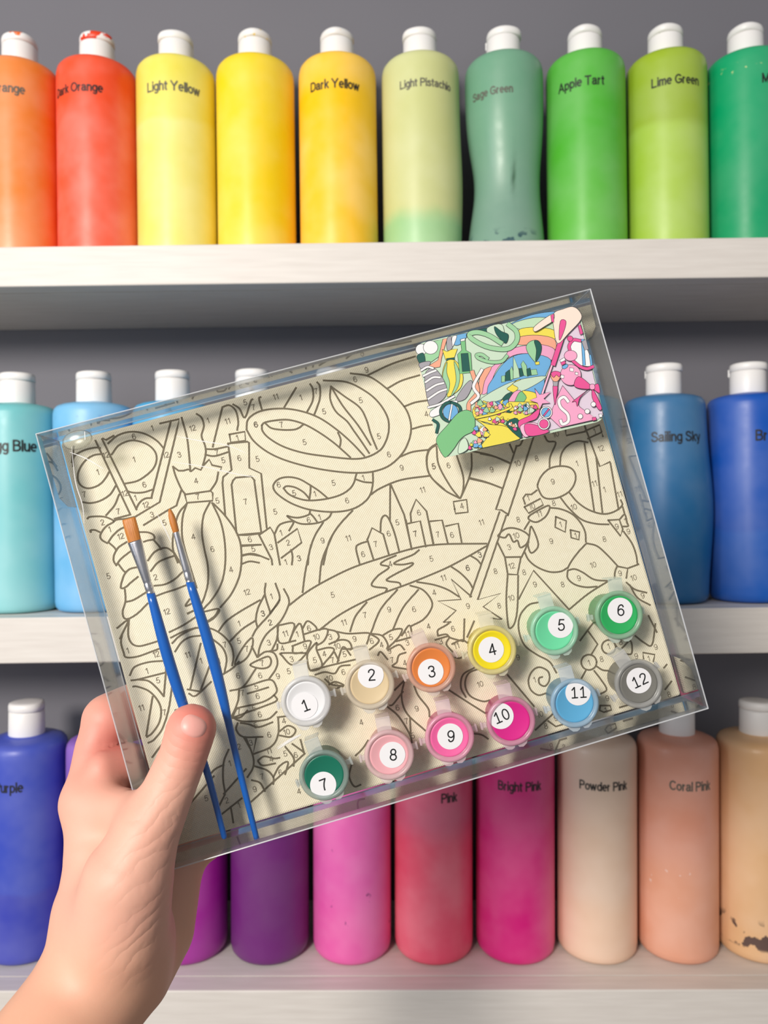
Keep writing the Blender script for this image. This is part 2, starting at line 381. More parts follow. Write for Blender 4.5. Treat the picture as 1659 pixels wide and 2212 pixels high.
pb(1, 1433, 'sailing_sky_paint', 'dusty blue paint bottle printed Sailing Sky, swollen on its right', (52, 112, 160), (36, 104, 156), 0.13, 0.04, fn=bulge_right, text=('Sailing Sky', 1469, 112, 0), group=G2, turn=-0.8)
pb(1, 1607 + 8, 'bright_blue_paint', 'strong royal blue paint bottle at the right picture edge', (8, 84, 184), (6, 92, 190), 0.075, 0.004, text=('Br', 1650, 24, 0), group=G2, turn=-0.8)

pb(2, 58, 'violet_blue_paint', 'violet-blue paint bottle printed Purple at the left picture edge', (66, 84, 190), (72, 80, 182), 0.07, 0.004, text=('Purple', 18, 62, 0), group=G3, turn=-0.7)
pb(2, 232, 'lilac_paint', 'lilac paint bottle behind the fingers of the hand', (142, 92, 196), None, cap_stain=((160, 110, 200), -0.03), group=G3)
pb(2, 406, 'magenta_purple_paint', 'magenta-purple paint bottle just right of the wrist', (162, 22, 152), None, smudge=0.03, group=G3)
pb(2, 583, 'dark_purple_paint', 'dark plum purple paint bottle under the brush handles', (74, 42, 92), (110, 44, 116), 0.125, 0.012, group=G3)
pb(2, 760, 'orchid_pink_paint', 'orchid pink paint bottle with a dark vertical drip', (222, 92, 172), (228, 90, 168), 0.06, 0.03, stain=((120, 50, 110), 0.02, 0.12, 50.0, 0.66), group=G3)
pb(2, 936, 'pink_paint', 'salmon pink paint bottle printed Pink', (212, 88, 122), (240, 98, 124), 0.125, 0.02, text=('Pink', 972, 38, 0), group=G3, tz=0.162)
pb(2, 1112, 'bright_pink_paint', 'hot magenta pink paint bottle printed Bright Pink', (214, 8, 120), (228, 16, 130), 0.13, 0.03, smudge=0.05, text=('Bright Pink', 1125, 98, 0), group=G3)
pb(2, 1288, 'powder_pink_paint', 'pale beige-pink paint bottle printed Powder Pink', (226, 196, 172), (232, 196, 168), 0.06, 0.02, text=('Powder Pink', 1307, 108, 0), group=G3)
pb(2, 1462, 'coral_pink_paint', 'peachy coral paint bottle printed Coral Pink', (226, 158, 134), (228, 164, 136), 0.1, 0.03, stain=((235, 205, 195), 0.06, 0.10, 130.0, 0.68), text=('Coral Pink', 1495, 92, 1), group=G3)
pb(2, 1636, 'tan_paint', 'tan paint bottle with dark smudges near its base, right picture edge', (228, 184, 138), None, stain=((96, 76, 70), 0.012, 0.045, 60.0, 0.54), group=G3)

# ------------------------------------------------------------------ the clear box in the hand: its own frame
# u to the right along the box, v up along the box, w out of its front towards the viewer
BW, BHT, BD = 0.265, 0.20535, 0.0272
_TL, _TR, _BL = Vector((-0.1572, 0.3473, 0.0352)), Vector((0.0977, 0.3640, 0.1055)), Vector((-0.1023, 0.3449, -0.1627))
_u = (_TR - _TL).normalized(); _v = (_TL - _BL); _v = (_v - _u * _v.dot(_u)).normalized(); _w = _u.cross(_v)
_c = _TL + _u * (BW / 2) - _v * (BHT / 2)
BOX = Matrix((( _u.x, _v.x, _w.x, _c.x), (_u.y, _v.y, _w.y, _c.y), (_u.z, _v.z, _w.z, _c.z), (0, 0, 0, 1)))
BOXI = BOX.inverted()
def LP(px, py, w):
    """where the sight line of a photo point meets the plane w of the box: its (u, v)"""
    d = BOXI.to_3x3() @ Vector(((px - CX) / F, 1.0, -(py - CY) / F)); o = BOXI.translation
    k = (w - o.z) / d.z
    return (o.x + d.x * k, o.y + d.y * k)
CW = -0.0222                                 # front face of the canvas

PVC = clear_plastic('clear_box_plastic', (0.985, 0.99, 0.99, 1), 0.010, 0.55, 0.03)
SIDE = clear_plastic('clear_side_plastic', (0.985, 0.99, 0.99, 1), 0.015, 0.5, 0.03, 0.08, (0.9, 0.92, 0.95, 1))
SEAM = clear_plastic('box_seam_plastic', (0.9, 0.92, 0.93, 1), 0.06, 0.3, 0.2, 0.36, (0.85, 0.87, 0.9, 1))
e = tag(empty('clear_gift_box', BOX), 'clear plastic gift box tilted in the hand, holding canvas, brushes and paint pots', 'box')
h, g, th = BW / 2, BHT / 2, 0.0004
MB().box((-h, -g, -th), (h, g, 0)).obj('front_panel', PVC, e)
MB().box((-h, -g, -BD), (h, g, -BD + th)).obj('back_panel', PVC, e)
for a, b in (((-h, g - th, -BD + th), (h, g, -th)), ((-h, -g, -BD + th), (h, -g + th, -th)),
             ((-h, -g + th, -BD + th), (-h + th, g - th, -th)), ((h - th, -g + th, -BD + th), (h, g - th, -th))):
    MB().box(a, b).obj('side_panel', SIDE, e)
for P in (((-h, g, 0), (h, g, 0)), ((-h, -g, 0), (h, -g, 0)), ((-h, -g, 0), (-h, g, 0)), ((h, -g, 0), (h, g, 0)),
          ((-h, g, 0), (-h, g, -BD)), ((h, g, 0), (h, g, -BD)), ((h, -g, 0), (h, -g, -BD)), ((-h, -g, 0), (-h, -g, -BD)),
          ((-h, g, -BD), (h, g, -BD)), ((-h, -g, -BD), (h, -g, -BD)), ((-h, -g, -BD), (-h, g, -BD)), ((h, -g, -BD), (h, g, -BD))):
    d = Vector(P[1]) - Vector(P[0])
    MB().sweep(P, [0.00034, 0.00034], 8, up=(0, 0, 1) if abs(d.z) < 1e-4 else (1, 0, 0)).obj('folded_edge', SEAM, e)
# tuck-in flaps behind the side panels
def flap(P, name='tuck_flap'):
    V = [Vector(p) for p in P]; nrm = (V[1] - V[0]).cross(V[2] - V[0]).normalized() * 0.0003
    n = len(V); Fc = [tuple(range(n)), tuple(range(2*n-1, n-1, -1))] + [(i, n+i, n+(i+1) % n, (i+1) % n) for i in range(n)]
    MB().add([v for v in V] + [v + nrm for v in V], Fc).obj(name, PVC, e)
flap([(h - 0.0012, -g + 0.001, -0.001), (h - 0.0012, -g + 0.019, -0.003), (h - 0.0012, -g + 0.0225, -0.012), (h - 0.0012, -g + 0.0225, -0.024), (h - 0.0012, -g + 0.001, -0.025)])
flap([(h - 0.0012, g - 0.001, -0.001), (h - 0.0012, g - 0.017, -0.003), (h - 0.0012, g - 0.020, -0.012), (h - 0.0012, g - 0.020, -0.024), (h - 0.0012, g - 0.001, -0.025)])
flap([(-h + 0.0012, g - 0.001, -0.001), (-h + 0.0012, g - 0.030, -0.003), (-h + 0.0012, g - 0.034, -0.012), (-h + 0.0012, g - 0.034, -0.024), (-h + 0.0012, g - 0.001, -0.025)])
flap([(-h + 0.002, g - 0.0014, -0.001), (h - 0.002, g - 0.0014, -0.001), (h - 0.004, g - 0.0014, -0.011), (-h + 0.004, g - 0.0014, -0.011)])
flap([(-h + 0.002, -g + 0.0014, -0.001), (h - 0.002, -g + 0.0014, -0.001), (h - 0.004, -g + 0.0014, -0.014), (-h + 0.004, -g + 0.0014, -0.014)])
# creases in the front sheet, their glints put in as whitish colour
CRE = clear_plastic('pale_crease_glint', (1, 1, 1, 1), 0.15, 0.5, 0.15, 0.42, (1, 1, 1, 1))
def crease_glint(pts, wd=0.00025):
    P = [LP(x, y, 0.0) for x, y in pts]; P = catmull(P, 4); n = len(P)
    MB().sweep([(p[0], p[1], 0.0001) for p in P], [wd * (0.25 + 0.75 * math.sin(math.pi * (i + 0.3) / n)) for i in range(n)], 6, [0.5] * n).obj('crease_glint', CRE, e)
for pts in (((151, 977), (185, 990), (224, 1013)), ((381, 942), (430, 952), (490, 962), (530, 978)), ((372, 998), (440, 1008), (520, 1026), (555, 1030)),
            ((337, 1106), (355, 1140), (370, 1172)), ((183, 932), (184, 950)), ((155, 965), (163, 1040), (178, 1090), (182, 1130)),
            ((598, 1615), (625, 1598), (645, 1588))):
    crease_glint(pts)
crease_glint(((600, 1618), (630, 1598), (650, 1587)), 0.0006)
ov = LP(166, 950, -0.0006)
MB().lathe([(0.0001, -0.0006), (0.0045, -0.0006), (0.0055, -0.0012), (0.005, -0.0016)], 24, lambda x, y, z: (ov[0] + x * 1.25, ov[1] + y * 0.8, z)).obj('glue_dot', clear_plastic('clear_glue', (0.9, 0.9, 0.85, 1), 0.03, 0.4, 0.2, 0.15, (0.8, 0.8, 0.72, 1)), e, True)

# ------------------------------------------------------------------ canvas board
t = NT('woven_canvas')
sx = t.n('ShaderNodeSeparateXYZ'); t.l(t.objco(), sx.inputs[0])
P_ = 2 * math.pi / 0.00125
a_ = t.math('SINE', t.math('MULTIPLY', sx.outputs[0], P_)); b_ = t.math('SINE', t.math('MULTIPLY', sx.outputs[1], P_))
wv = t.math('MULTIPLY', a_, b_)
nz = t.noise(420.0, 2.0)
t.l(t.mixc(t.math('ADD', t.math('MULTIPLY_ADD', wv, 0.30, 0.25), t.math('MULTIPLY', nz, 0.5)), srgb(230, 219, 190), srgb(250, 243, 222)), t.b.inputs['Base Color'])
t.b.inputs['Roughness'].default_value = 0.85; t.b.inputs['Specular IOR Level'].default_value = 0.2
t.bump(wv, 0.35, 0.0003)
CANV = t.m
cu0, cv1 = LP(127, 947, CW); cu1, cv0 = LP(1477, 1510, CW)
cu1 = min(cu1, h - 0.0022); cv0 = max(cv0, -g + 0.0022); cu0 = max(cu0, -h + 0.0022); cv1 = min(cv1, g - 0.0022)
cb = tag(empty('canvas_board', BOX), 'cream woven canvas board printed with a paint-by-number drawing', 'canvas')
MB().box((cu0, cv0, -BD + 0.0008), (cu1, cv1, CW), 0.0012).obj('canvas_panel', CANV, cb)

OFF = {'A': (60, 860), 'B': (460, 720), 'C': (860, 600), 'D': (1000, 860), 'E': (200, 1260), 'F': (560, 1120), 'G': (1060, 1200), 'H': (560, 1400)}
def full(k, x, y): return (OFF[k][0] + x / 3.318, OFF[k][1] + y / 3.318)
def parse(s): return [tuple(float(c) for c in p.split(',')) for p in s.split()]

# printed outlines, each stroke a row of points; "!" marks straight strokes
ART = {
'A': """285,500 330,420 400,375 480,355 520,358;535,400 470,410 410,450 370,510 357,570 375,620 420,645 470,640 520,615 560,570 582,530
385,748 450,752 520,735 590,690 632,625;!470,250 735,835;!520,250 780,800;!530,255 560,300 600,208;!325,330 285,470
575,325 640,270 720,243 800,245 870,270 930,310 970,355;600,405 650,340 730,305 800,310 870,340 915,390 922,450 895,510 840,560 780,595 700,612
710,665 760,678 830,675 895,655;!930,122 1085,150 1070,220 945,745 770,850;!1025,155 885,715;775,795 800,750 840,720 890,715
655,690 620,770 560,840;!735,835 620,865;400,870 450,850 530,848 580,860 615,885 560,920 520,980 530,1015 570,1040;615,885 640,870 700,865 770,850
575,1035 610,985 660,940 720,915;580,1035 620,1070 635,1095;710,1030 650,1070 620,1120 615,1165 635,1200;635,1195 670,1150 720,1110 760,1080
650,1190 680,1230 695,1245;790,1210 730,1225 695,1260 675,1310 667,1360 700,1355 740,1320 790,1280;695,1370 700,1420 700,1460;705,1460 760,1445 850,1390
700,1460 680,1530 690,1575 725,1580 790,1540 860,1470;400,975 440,950 480,945 515,960;800,960 860,962 900,980 905,1010 860,1020 830,1030
905,1020 940,1060 955,1085;860,1165 900,1110 950,1080 1000,1075 1050,1110;880,1240 930,1180 990,1150 1050,1130;1050,1110 1080,1160 1110,1210
905,1345 980,1335 1050,1300 1115,1240;915,1420 980,1395 1060,1370 1135,1340;!830,910 1000,805 1065,770 1100,660
1090,85 1105,150 1140,280 1155,400 1165,525;1195,60 1245,140 1262,200 1245,270 1270,340 1275,400 1255,480
1040,490 1060,560 1100,650 1130,690;!1040,490 1080,520 1115,520 1150,510 1170,525 1200,500 1240,515 1255,485 1300,440 1320,480 1390,495 1380,515
1365,530 1350,600 1310,660;!1130,690 1310,665 1325,680 1325,735 1140,750 1125,690;1140,755 1080,830 1045,960 1040,1080 1075,1180
1140,755 1110,850 1105,980 1130,1100 1170,1230 1210,1360;1305,745 1260,840 1248,960 1265,1080 1290,1200 1290,1330 1260,1440 1240,1480
1320,750 1380,880 1410,1020 1415,1180 1390,1320 1330,1430 1260,1510;1330,755 1420,850 1500,970 1530,1090 1520,1260 1460,1400 1380,1500
1160,1440 1130,1490 1180,1470;1145,1545 1200,1520 1260,1530 1370,1510 1340,1570 1280,1610;!1380,10 1325,350;1380,10 1440,35 1490,90 1508,170 1500,230
1275,365 1340,365 1440,345;1270,405 1340,415 1440,385;!1445,390 1460,510;!1445,260 1555,240 1560,305 1455,318 1445,260;!1435,325 1575,312 1585,320
!1435,325 1460,515 1400,565 1395,610 1415,845;!1625,590 1600,560 1490,570 1470,590 1460,620 1495,965;1500,980 1580,980 1659,970;1530,1055 1659,1050
1535,1130 1590,1120 1659,1130;1530,1190 1590,1170 1659,1180""",
'B': """130,460 190,540 228,605 270,490 272,425;330,410 330,470 350,545;!585,350 510,530;685,325 715,400 715,480 670,570;735,312 765,380 765,470 725,585
!235,775 258,785 260,965 345,1005 385,1395;!295,1050 345,1420;!175,1445 350,1430;!200,1525 345,1515;205,1590 290,1580 400,1620
240,690 250,620 310,570 400,545 520,540 640,560 760,605 880,685 990,780 1085,880
240,690 290,770 390,850 520,910 700,960 880,990 1030,1000 1150,990 1260,950 1350,870 1400,780 1420,680 1400,580 1350,500 1250,400 1120,310 975,250
350,660 370,640 440,625 540,620 650,650 760,710 860,780 930,840 985,890
350,660 355,700 400,750 500,810 640,855 800,880 1000,900 1110,885 1200,835 1240,770 1260,690 1250,600 1190,500 1100,420 960,350 780,297
375,645 420,680 500,692 580,690 620,675 645,655;895,710 915,760 910,810
845,380 940,450 1050,530 1100,620 1130,720 1175,830;845,380 840,470 880,560 960,630 1010,700 1060,770 1120,860;845,380 930,520 1040,660 1130,800
1110,300 1280,220 1450,165;1250,395 1350,340 1480,300;1370,525 1450,495 1540,480;1430,685 1500,665 1570,655;1340,885 1430,850 1540,835
700,1090 620,1045 540,1030 470,1045 432,1090 450,1140 520,1195 600,1235 700,1265 840,1280 960,1270 1050,1235 1120,1170 1145,1080 1145,990
700,1090 760,1130 820,1180;505,1110 530,1095 590,1105 650,1140 690,1185;505,1110 540,1150 600,1180 690,1198 820,1185 930,1150 1000,1090 1030,1000
!700,1090 698,1140 690,1190;1020,1045 1080,1065 1140,1070;695,1275 685,1300 620,1320 570,1318 530,1308 570,1340 630,1365 710,1365 780,1350 830,1320 850,1285
695,1290 720,1315 745,1350;!330,1445 410,1390 440,1440 480,1659;!330,1445 420,1620 425,1659;440,1440 480,1370 575,1350 545,1415
!465,1500 605,1400 635,1500 490,1610;560,1550 570,1600 565,1659;790,1355 730,1450 690,1570 680,1659;1000,1270 900,1380 830,1500 790,1659
1605,790 1550,830 1530,900 1540,980 1570,1040 1659,1120;1125,1160 1200,1110 1350,1050 1560,1020
!1270,1075 1268,1340;!1270,1075 1370,1300 1425,1550;!1105,1480 1140,1395 1220,1440 1260,1585;!1105,1475 1150,1620;1110,1490 1050,1510 1025,1540 1050,1650
1200,1420 1205,1340 1230,1305 1260,1330 1300,1430 1335,1565;!1420,1350 1415,1290 1455,1190 1530,1275 1580,1520;!1390,1365 1485,1345 1525,1530""",
'C': """275,1195 220,1240 205,1330 230,1420 330,1520 440,1580;275,1210 290,1340 370,1490 440,1580;420,1275 465,1420 465,1520 445,1580
525,1260 525,1370 490,1480 445,1580;!405,1659 395,1605 490,1590 500,1680 410,1690 405,1659;590,1260 700,1285 800,1330;515,1440 640,1470 750,1510""",
'D': """!385,340 235,800 275,802 325,835 320,845 505,280;!262,815 50,1425;!310,840 105,1445 270,1400 145,1495 280,1585 200,1575
585,270 610,310 665,320 625,420 620,495;!335,330 360,390;430,295 410,335 380,345;!735,225 740,268 875,240;!870,190 885,235 980,490 1095,445;!895,290 1030,235 1040,265
!875,235 985,190 1020,235;695,480 705,400 750,340 820,308 895,318;!870,325 940,810;!955,430 1000,830;!1060,465 1115,800
760,675 820,745 900,800 1000,830 1080,815 1140,770 1165,720;700,715 760,790 850,870 950,900 1045,905;1180,770 1175,830
535,620 560,560 620,505 700,487 770,500 805,545 800,610 760,670 690,710 620,722 570,705 540,650 535,620;!530,660 490,690 450,690 430,715 445,760
!440,780 555,720 575,765 470,825 440,780;470,850 520,815 610,770 618,800 590,850 530,888 480,875 470,850
620,785 700,795 780,830 840,890 875,960 880,1030;475,885 440,940;440,1100 470,1160 530,1210 620,1245 700,1242 750,1215
!665,850 740,880 732,960 660,925 665,850;!770,945 835,960 830,1015 775,1000 770,945;490,920 540,1050 490,1110 465,1050 475,990 490,920
250,985 290,945 340,930 400,940 450,965 475,990;250,990 300,1000 330,975 360,1030 390,1020 410,1070 450,1050 470,1020;245,1030 300,1140;470,1030 420,1140
!300,1140 420,1138;!300,1140 320,1260;!415,1140 390,1265 320,1262;320,1265 310,1440 320,1600 335,1650 370,1610 390,1500 395,1270
!1040,875 1120,870 1145,940 1130,990 1040,875;1125,865 1175,830 1210,880 1190,915 1145,920;1150,955 1210,1040 1240,1120 1250,1190
885,1040 820,1110 770,1180 750,1220;885,1040 960,1060 1030,1120 1105,1200;!1105,1205 1180,1220 1170,1290;1105,1205 1090,1240 1085,1290;!1180,1220 1295,1180
750,1235 800,1225 860,1250 940,1300 1045,1310;750,1235 750,1290 800,1335 880,1355 960,1350;!400,1440 505,1235 760,1515;760,1515 900,1400 1060,1300
1170,1320 1230,1370 1350,1385;1195,1340 1250,1430 1370,1475;65,380 200,410 340,465;40,570 160,600 280,645""",
'E': """125,335 255,265 150,410;260,260 255,370 280,430 330,450 400,435 480,410;210,370 190,430 200,500 240,530 320,525 420,490 500,460
215,675 300,600 400,565 520,555;225,710 320,690 420,665 520,640;!525,560 525,640 510,810;510,810 460,750 400,700 330,690
235,755 320,740 400,770 460,830 490,900 480,990 430,1070 340,1115;570,730 545,900 500,1040 440,1120 340,1160;!430,810 375,1095;!380,1260 530,1110
560,390 640,350 740,318;550,350 650,300 740,240;680,215 730,195;590,490 640,420 700,385 770,375
570,430 620,380 700,335 760,318 850,325 930,370 990,440 1010,520 1000,590;860,400 930,460 960,540 945,640;!775,430 700,755;!850,560 775,765;680,760 770,775
690,790 740,805 850,705;820,275 880,230 905,185;905,340 960,270 1060,200 1200,120;985,415 1070,330 1170,265;1020,580 1070,470 1140,390 1145,450 1100,540 1020,580
920,660 1000,610 1050,560;1140,450 1180,530;1240,0 1235,80 1275,215;1230,85 1185,180 1170,260 1180,310;1310,0 1340,115 1270,215
1370,40 1405,110 1400,170 1340,280 1250,360 1200,450 1185,530;1340,120 1270,220 1180,320 1145,380;1330,300 1320,400 1280,490
1185,525 1240,490 1300,500 1325,560 1310,620 1260,690;1130,585 1200,545 1260,525 1280,560 1260,600 1200,610 1130,585;1170,610 1080,740 985,770
1050,760 1040,850 990,970;1050,755 1130,730 1270,690 1315,740 1310,790 1220,850 1030,895;1110,790 1180,770 1260,745
1300,800 1320,840 1230,880 1120,920 1000,965;1030,900 1010,960 1090,990 1250,975 1320,920;1110,910 1060,960 1010,965;1040,1000 1030,1050 1080,1100 1220,1100
1060,1000 1120,1010 1190,1030 1290,995;1330,960 1330,1080 1280,1170 1150,1225;1340,1060 1400,1020 1455,1050 1420,1100 1340,1090;1325,960 1400,950
!1085,1105 1150,1225 1175,1100;1100,1110 1150,1240 1150,1320 1110,1390;975,1190 940,1280 935,1400 950,1500;!940,1510 1100,1330;830,1380 880,1330 940,1300
1160,1310 1250,1340 1295,1390 1295,1440;1185,1270 1230,1240 1300,1255 1340,1250;1185,1275 1220,1305 1310,1290;1295,1390 1340,1310 1400,1280 1380,1370
!1520,1220 1120,1580;1430,1150 1500,1200 1520,1220;1380,1170 1440,1250 1440,1310;1490,1120 1515,1215;1140,1410 1200,1430 1235,1490
!630,1659 870,1380;895,1620 950,1510;!920,1659 1070,1540;990,1600 1000,1659 1010,1720""",
'F': """210,625 320,540 450,460 650,360 850,290 1100,215 1300,185 1630,180;1640,190 1500,270 1350,350 1200,415 1050,475 900,530 720,610 560,700 430,800
!1050,10 1090,215;!1215,20 1250,190;!1225,20 1310,12 1350,175;!1335,55 1425,35 1450,170
980,265 900,300 870,330 930,350 850,410 805,470 830,490 910,500 905,525;1145,225 1100,260 1000,300 965,325 1030,330 1100,318 1080,345 990,390 915,435 930,450 1000,460 1015,485
520,130 450,300 430,460;370,190 330,380 310,530;1375,345 1440,390 1500,450 1530,500;1510,265 1560,295 1590,330;1130,455 1250,475 1350,510 1430,560
!1520,560 1375,435 1445,580 1280,592 1410,660 1318,745 1372,742;770,600 690,700 650,810;990,510 870,650 800,820;1140,510 1030,640 955,800
1080,480 1170,510 1230,580 1235,640 1180,720 1090,770;140,765 250,755 215,885;130,770 145,890 260,875;215,885 250,800 295,755 325,880;310,790 345,735 400,770 415,800
320,830 415,800 480,790 490,820 460,880 410,910;490,795 550,810 570,850 540,890;550,810 640,825 780,820 785,850 770,900;500,900 580,870 640,880 660,930 600,935
235,915 330,880 370,885 340,960;240,920 245,965 310,960;160,965 310,965 335,970 240,1050 165,985 160,965;130,900 125,940 75,950
410,890 350,960 345,1020 370,1090 450,1055 410,940 410,890;410,945 500,925 535,950 455,1050;540,960 570,1020;560,1030 600,920 655,980;650,940 700,920 760,915
365,1090 520,1050 690,1010;790,825 850,860 850,890 790,940;800,825 880,840 920,900 915,935;880,840 950,800 1015,790 1020,810 990,860 920,930;1020,840 1075,765 1095,830
920,945 1000,905 1040,940;850,980 870,955 920,1010;980,880 1090,850;1050,960 1000,980 985,1030 955,1060 1060,1080;1280,840 1280,800 1330,770 1360,750
1280,840 1340,830 1370,855 1460,880;1260,870 1360,845 1340,900 1390,960;1380,900 1450,870 1490,890;!1470,720 1465,880;!1540,735 1490,850
400,1120 470,1100 540,1110 580,1060 650,1050;470,1150 520,1190 600,1200;500,1190 545,1170 605,1195 560,1215;1360,1230 1500,1320 1659,1420
1580,1075 1500,1110 1475,1190 1510,1270 1600,1310 1659,1300;1540,1070 1460,1120 1445,1210 1480,1280;1040,1165 1020,1280 1060,1400 1190,1520
1110,1200 1140,1270 1210,1360 1220,1420;1030,1240 960,1330 935,1340;920,1350 1000,1420 1080,1550 1095,1620;1080,1430 1085,1540;1040,1160 970,1230;1490,960 1440,1000 1390,990""",
'G': """340,335 270,355 210,430 200,530 240,640 330,710 420,760 470,840;!640,610 735,480;!700,545 765,635 720,710
758,765 742,804 703,820 664,804 648,765 664,726 703,710 742,726 758,765;895,655 880,690 845,705 810,690 795,655 810,620 845,605 880,620 895,655
760,795 800,820 840,825;680,825 650,880;740,825 790,890 830,960 780,995;890,640 930,670 1000,610 1010,700 960,705;!1165,760 1175,710 1090,695 1095,740
1035,575 1100,625 1155,640 1210,480;!1130,430 1190,550;1240,805 1295,770;!1250,960 1330,890
400,985 340,1000 285,960 270,890 300,825 350,800 410,830 420,890 390,935 350,920 345,880 370,870;!120,855 310,1080;320,1250 450,1130
!785,1075 855,1075 870,1125 815,1140 780,1110 785,1075;!820,1140 850,1180;!940,1150 990,1075;!410,1185 480,1275 515,1210""",
'H': """780,660 740,720 690,770;660,840 645,920 680,990 740,1025;1510,610 1590,620 1640,650"""}
NUMS = {
'A': '760,275,6 890,215,1 760,440,1 500,530,1 560,408,12 988,408,12 1085,405,3 1180,215,12 1290,160,1 1430,165,11 1635,188,6 1500,285,1 1355,390,7 1400,445,5 1515,430,6 835,620,6 770,715,1 845,765,12 695,682,12 405,690,7 648,812,7 535,890,2 585,940,1 665,990,12 890,835,3 978,893,5 1205,592,4 1218,707,7 1358,735,5 1560,742,7 1185,993,4 1322,1082,6 1455,1228,4 915,1283,2 577,1275,5 1570,1390,12 995,1530,12 1590,1012,6 1615,1080,5',
'B': '230,495,5 290,530,7 448,455,11 628,460,1 738,415,7 305,655,6 490,655,7 655,780,5 318,900,5 795,560,5 1058,480,5 1018,330,6 1100,262,9 1528,578,4 1260,868,6 1188,738,5 1352,963,9 1580,955,5 1075,1035,1 470,1085,6 580,1145,5 728,1150,1 863,1072,5 960,1198,6 685,1338,6 762,1318,1 445,1278,5 785,1485,9 968,1468,11 1075,1583,6 1165,1510,7 1258,1435,6 1320,1355,5 1475,1285,6 1450,1438,7 1500,1122,11 538,1500,2 415,1532,3 485,1430,1 615,1612,3',
'C': '255,1350,5 360,1345,6 455,1635,4',
'D': '205,512,9 390,468,10 527,432,8 665,258,10 815,468,1 940,612,11 1012,655,1 1120,688,11 988,360,12 942,238,1 643,598,9 650,752,8 793,780,10 493,775,10 545,830,11 465,715,1 395,870,8 130,890,11 632,1025,9 697,905,1 805,985,1 380,985,10 330,1068,3 348,1202,12 437,1248,8 232,1240,8 120,1122,3 33,1215,6 1012,1010,8 1102,920,9 1162,880,1 1185,955,9 932,1195,10 1125,1255,9 1222,1287,10 830,1290,9 713,1335,8 515,1335,9 345,1432,10 258,1487,8 35,1490,9 1287,1415,9',
'E': '250,482,1 455,508,12 388,628,1 468,695,5 348,892,11 515,925,7 600,922,5 680,512,11 775,555,1 905,558,1 948,440,7 1048,412,5 1105,470,7 1048,288,1 1220,215,3 1272,280,2 1262,425,3 1042,662,6 1215,572,7 1200,660,6 1172,738,5 1182,808,6 1328,665,9 1405,630,5 1075,785,7 1048,920,7 1197,940,6 1155,895,5 1168,1018,5 1265,1085,6 1390,1065,10 1370,985,4 1135,1142,3 1050,1170,2 982,1290,1 1262,1200,11 1280,1258,4 1380,1220,5 1455,1230,6 1345,1355,6 1215,1385,7 1162,1475,9 962,1555,2 1048,1590,1 815,1540,5 1478,1490,4',
'F': '525,547,5 1232,288,5 938,325,4 1280,115,7 1380,118,6 1118,108,7 285,285,3 188,312,1 85,558,1 25,682,3 78,745,2 185,825,11 270,828,1 355,787,6 408,848,10 507,848,3 682,862,9 805,878,6 875,905,4 942,850,5 1058,828,11 1060,890,3 165,930,4 328,915,9 558,915,10 232,1008,3 397,1015,5 465,970,4 610,972,5 525,1015,7 605,745,11 757,692,7 930,652,9 1108,650,6 1212,772,4 1252,530,4 1318,425,11 1492,355,6 1580,260,3 1388,790,6 1300,880,3 1412,912,11 932,948,9 952,1015,7 1042,1035,4 503,1145,10 552,1200,3 602,1100,6 730,1460,4 990,1355,6 1128,1362,9 1055,1452,7 1100,1555,5 1582,1187,10',
'G': '195,730,9 843,650,1 930,620,8 793,742,8 702,768,1 312,890,1 1042,720,9 1130,738,1 1182,655,9 1278,995,8 835,1022,9 822,1108,1 352,1137,10 395,1222,8 465,1165,9'}
lines = MB(); LWD = 0.00043
def ribbon(mb, P, wd, z):
    P = [np.array(p[:2], float) for p in P]; n = len(P); V = []
    for i in range(n):
        a = P[min(i+1, n-1)] - P[max(i-1, 0)]; a = a / (np.linalg.norm(a) + 1e-12); q = np.array((-a[1], a[0]))
        ext = a * wd * 0.6 * (-1 if i == 0 else 1 if i == n-1 else 0)
        V += [(*(P[i] + q * wd + ext), z), (*(P[i] - q * wd + ext), z)]
    mb.add(V, [(2*i, 2*i+1, 2*i+3, 2*i+2) for i in range(n-1)])
for k, s in ART.items():
    for st in s.replace('\n', ';').split(';'):
        st = st.strip()
        if not st: continue
        straight = st[0] == '!'
        P = [LP(*full(k, x, y), CW) for x, y in parse(st.lstrip('!'))]
        P = [(min(max(x, cu0 + 0.003), cu1 - 0.003), min(max(y, cv0 + 0.003), cv1 - 0.003)) for x, y in P]
        ribbon(lines, P if straight else catmull(P, 5), LWD, CW + 0.00012 + 1e-6 * (len(lines.f) % 40))
LINEINK = plain('printed_line_ink', srgb(122, 112, 92), 0.8, 0.2, var=0.15, scale=900.0)
lines.obj('printed_outlines', LINEINK, cb)['kind'] = 'stuff'
nums = MB()
for k, s in NUMS.items():
    for it in s.split():
        x, y, n = it.split(','); V, T, ext = text_geo(n, 0.10); c = LP(*full(k, float(x), float(y)), CW)
        kk = 0.0042
        nums.add([(c[0] + a * kk, c[1] + b * kk, CW + 0.0002) for a, b in V], T)
nums.obj('printed_numbers', plain('printed_number_ink', srgb(138, 128, 110), 0.8, 0.2), cb)['kind'] = 'stuff'

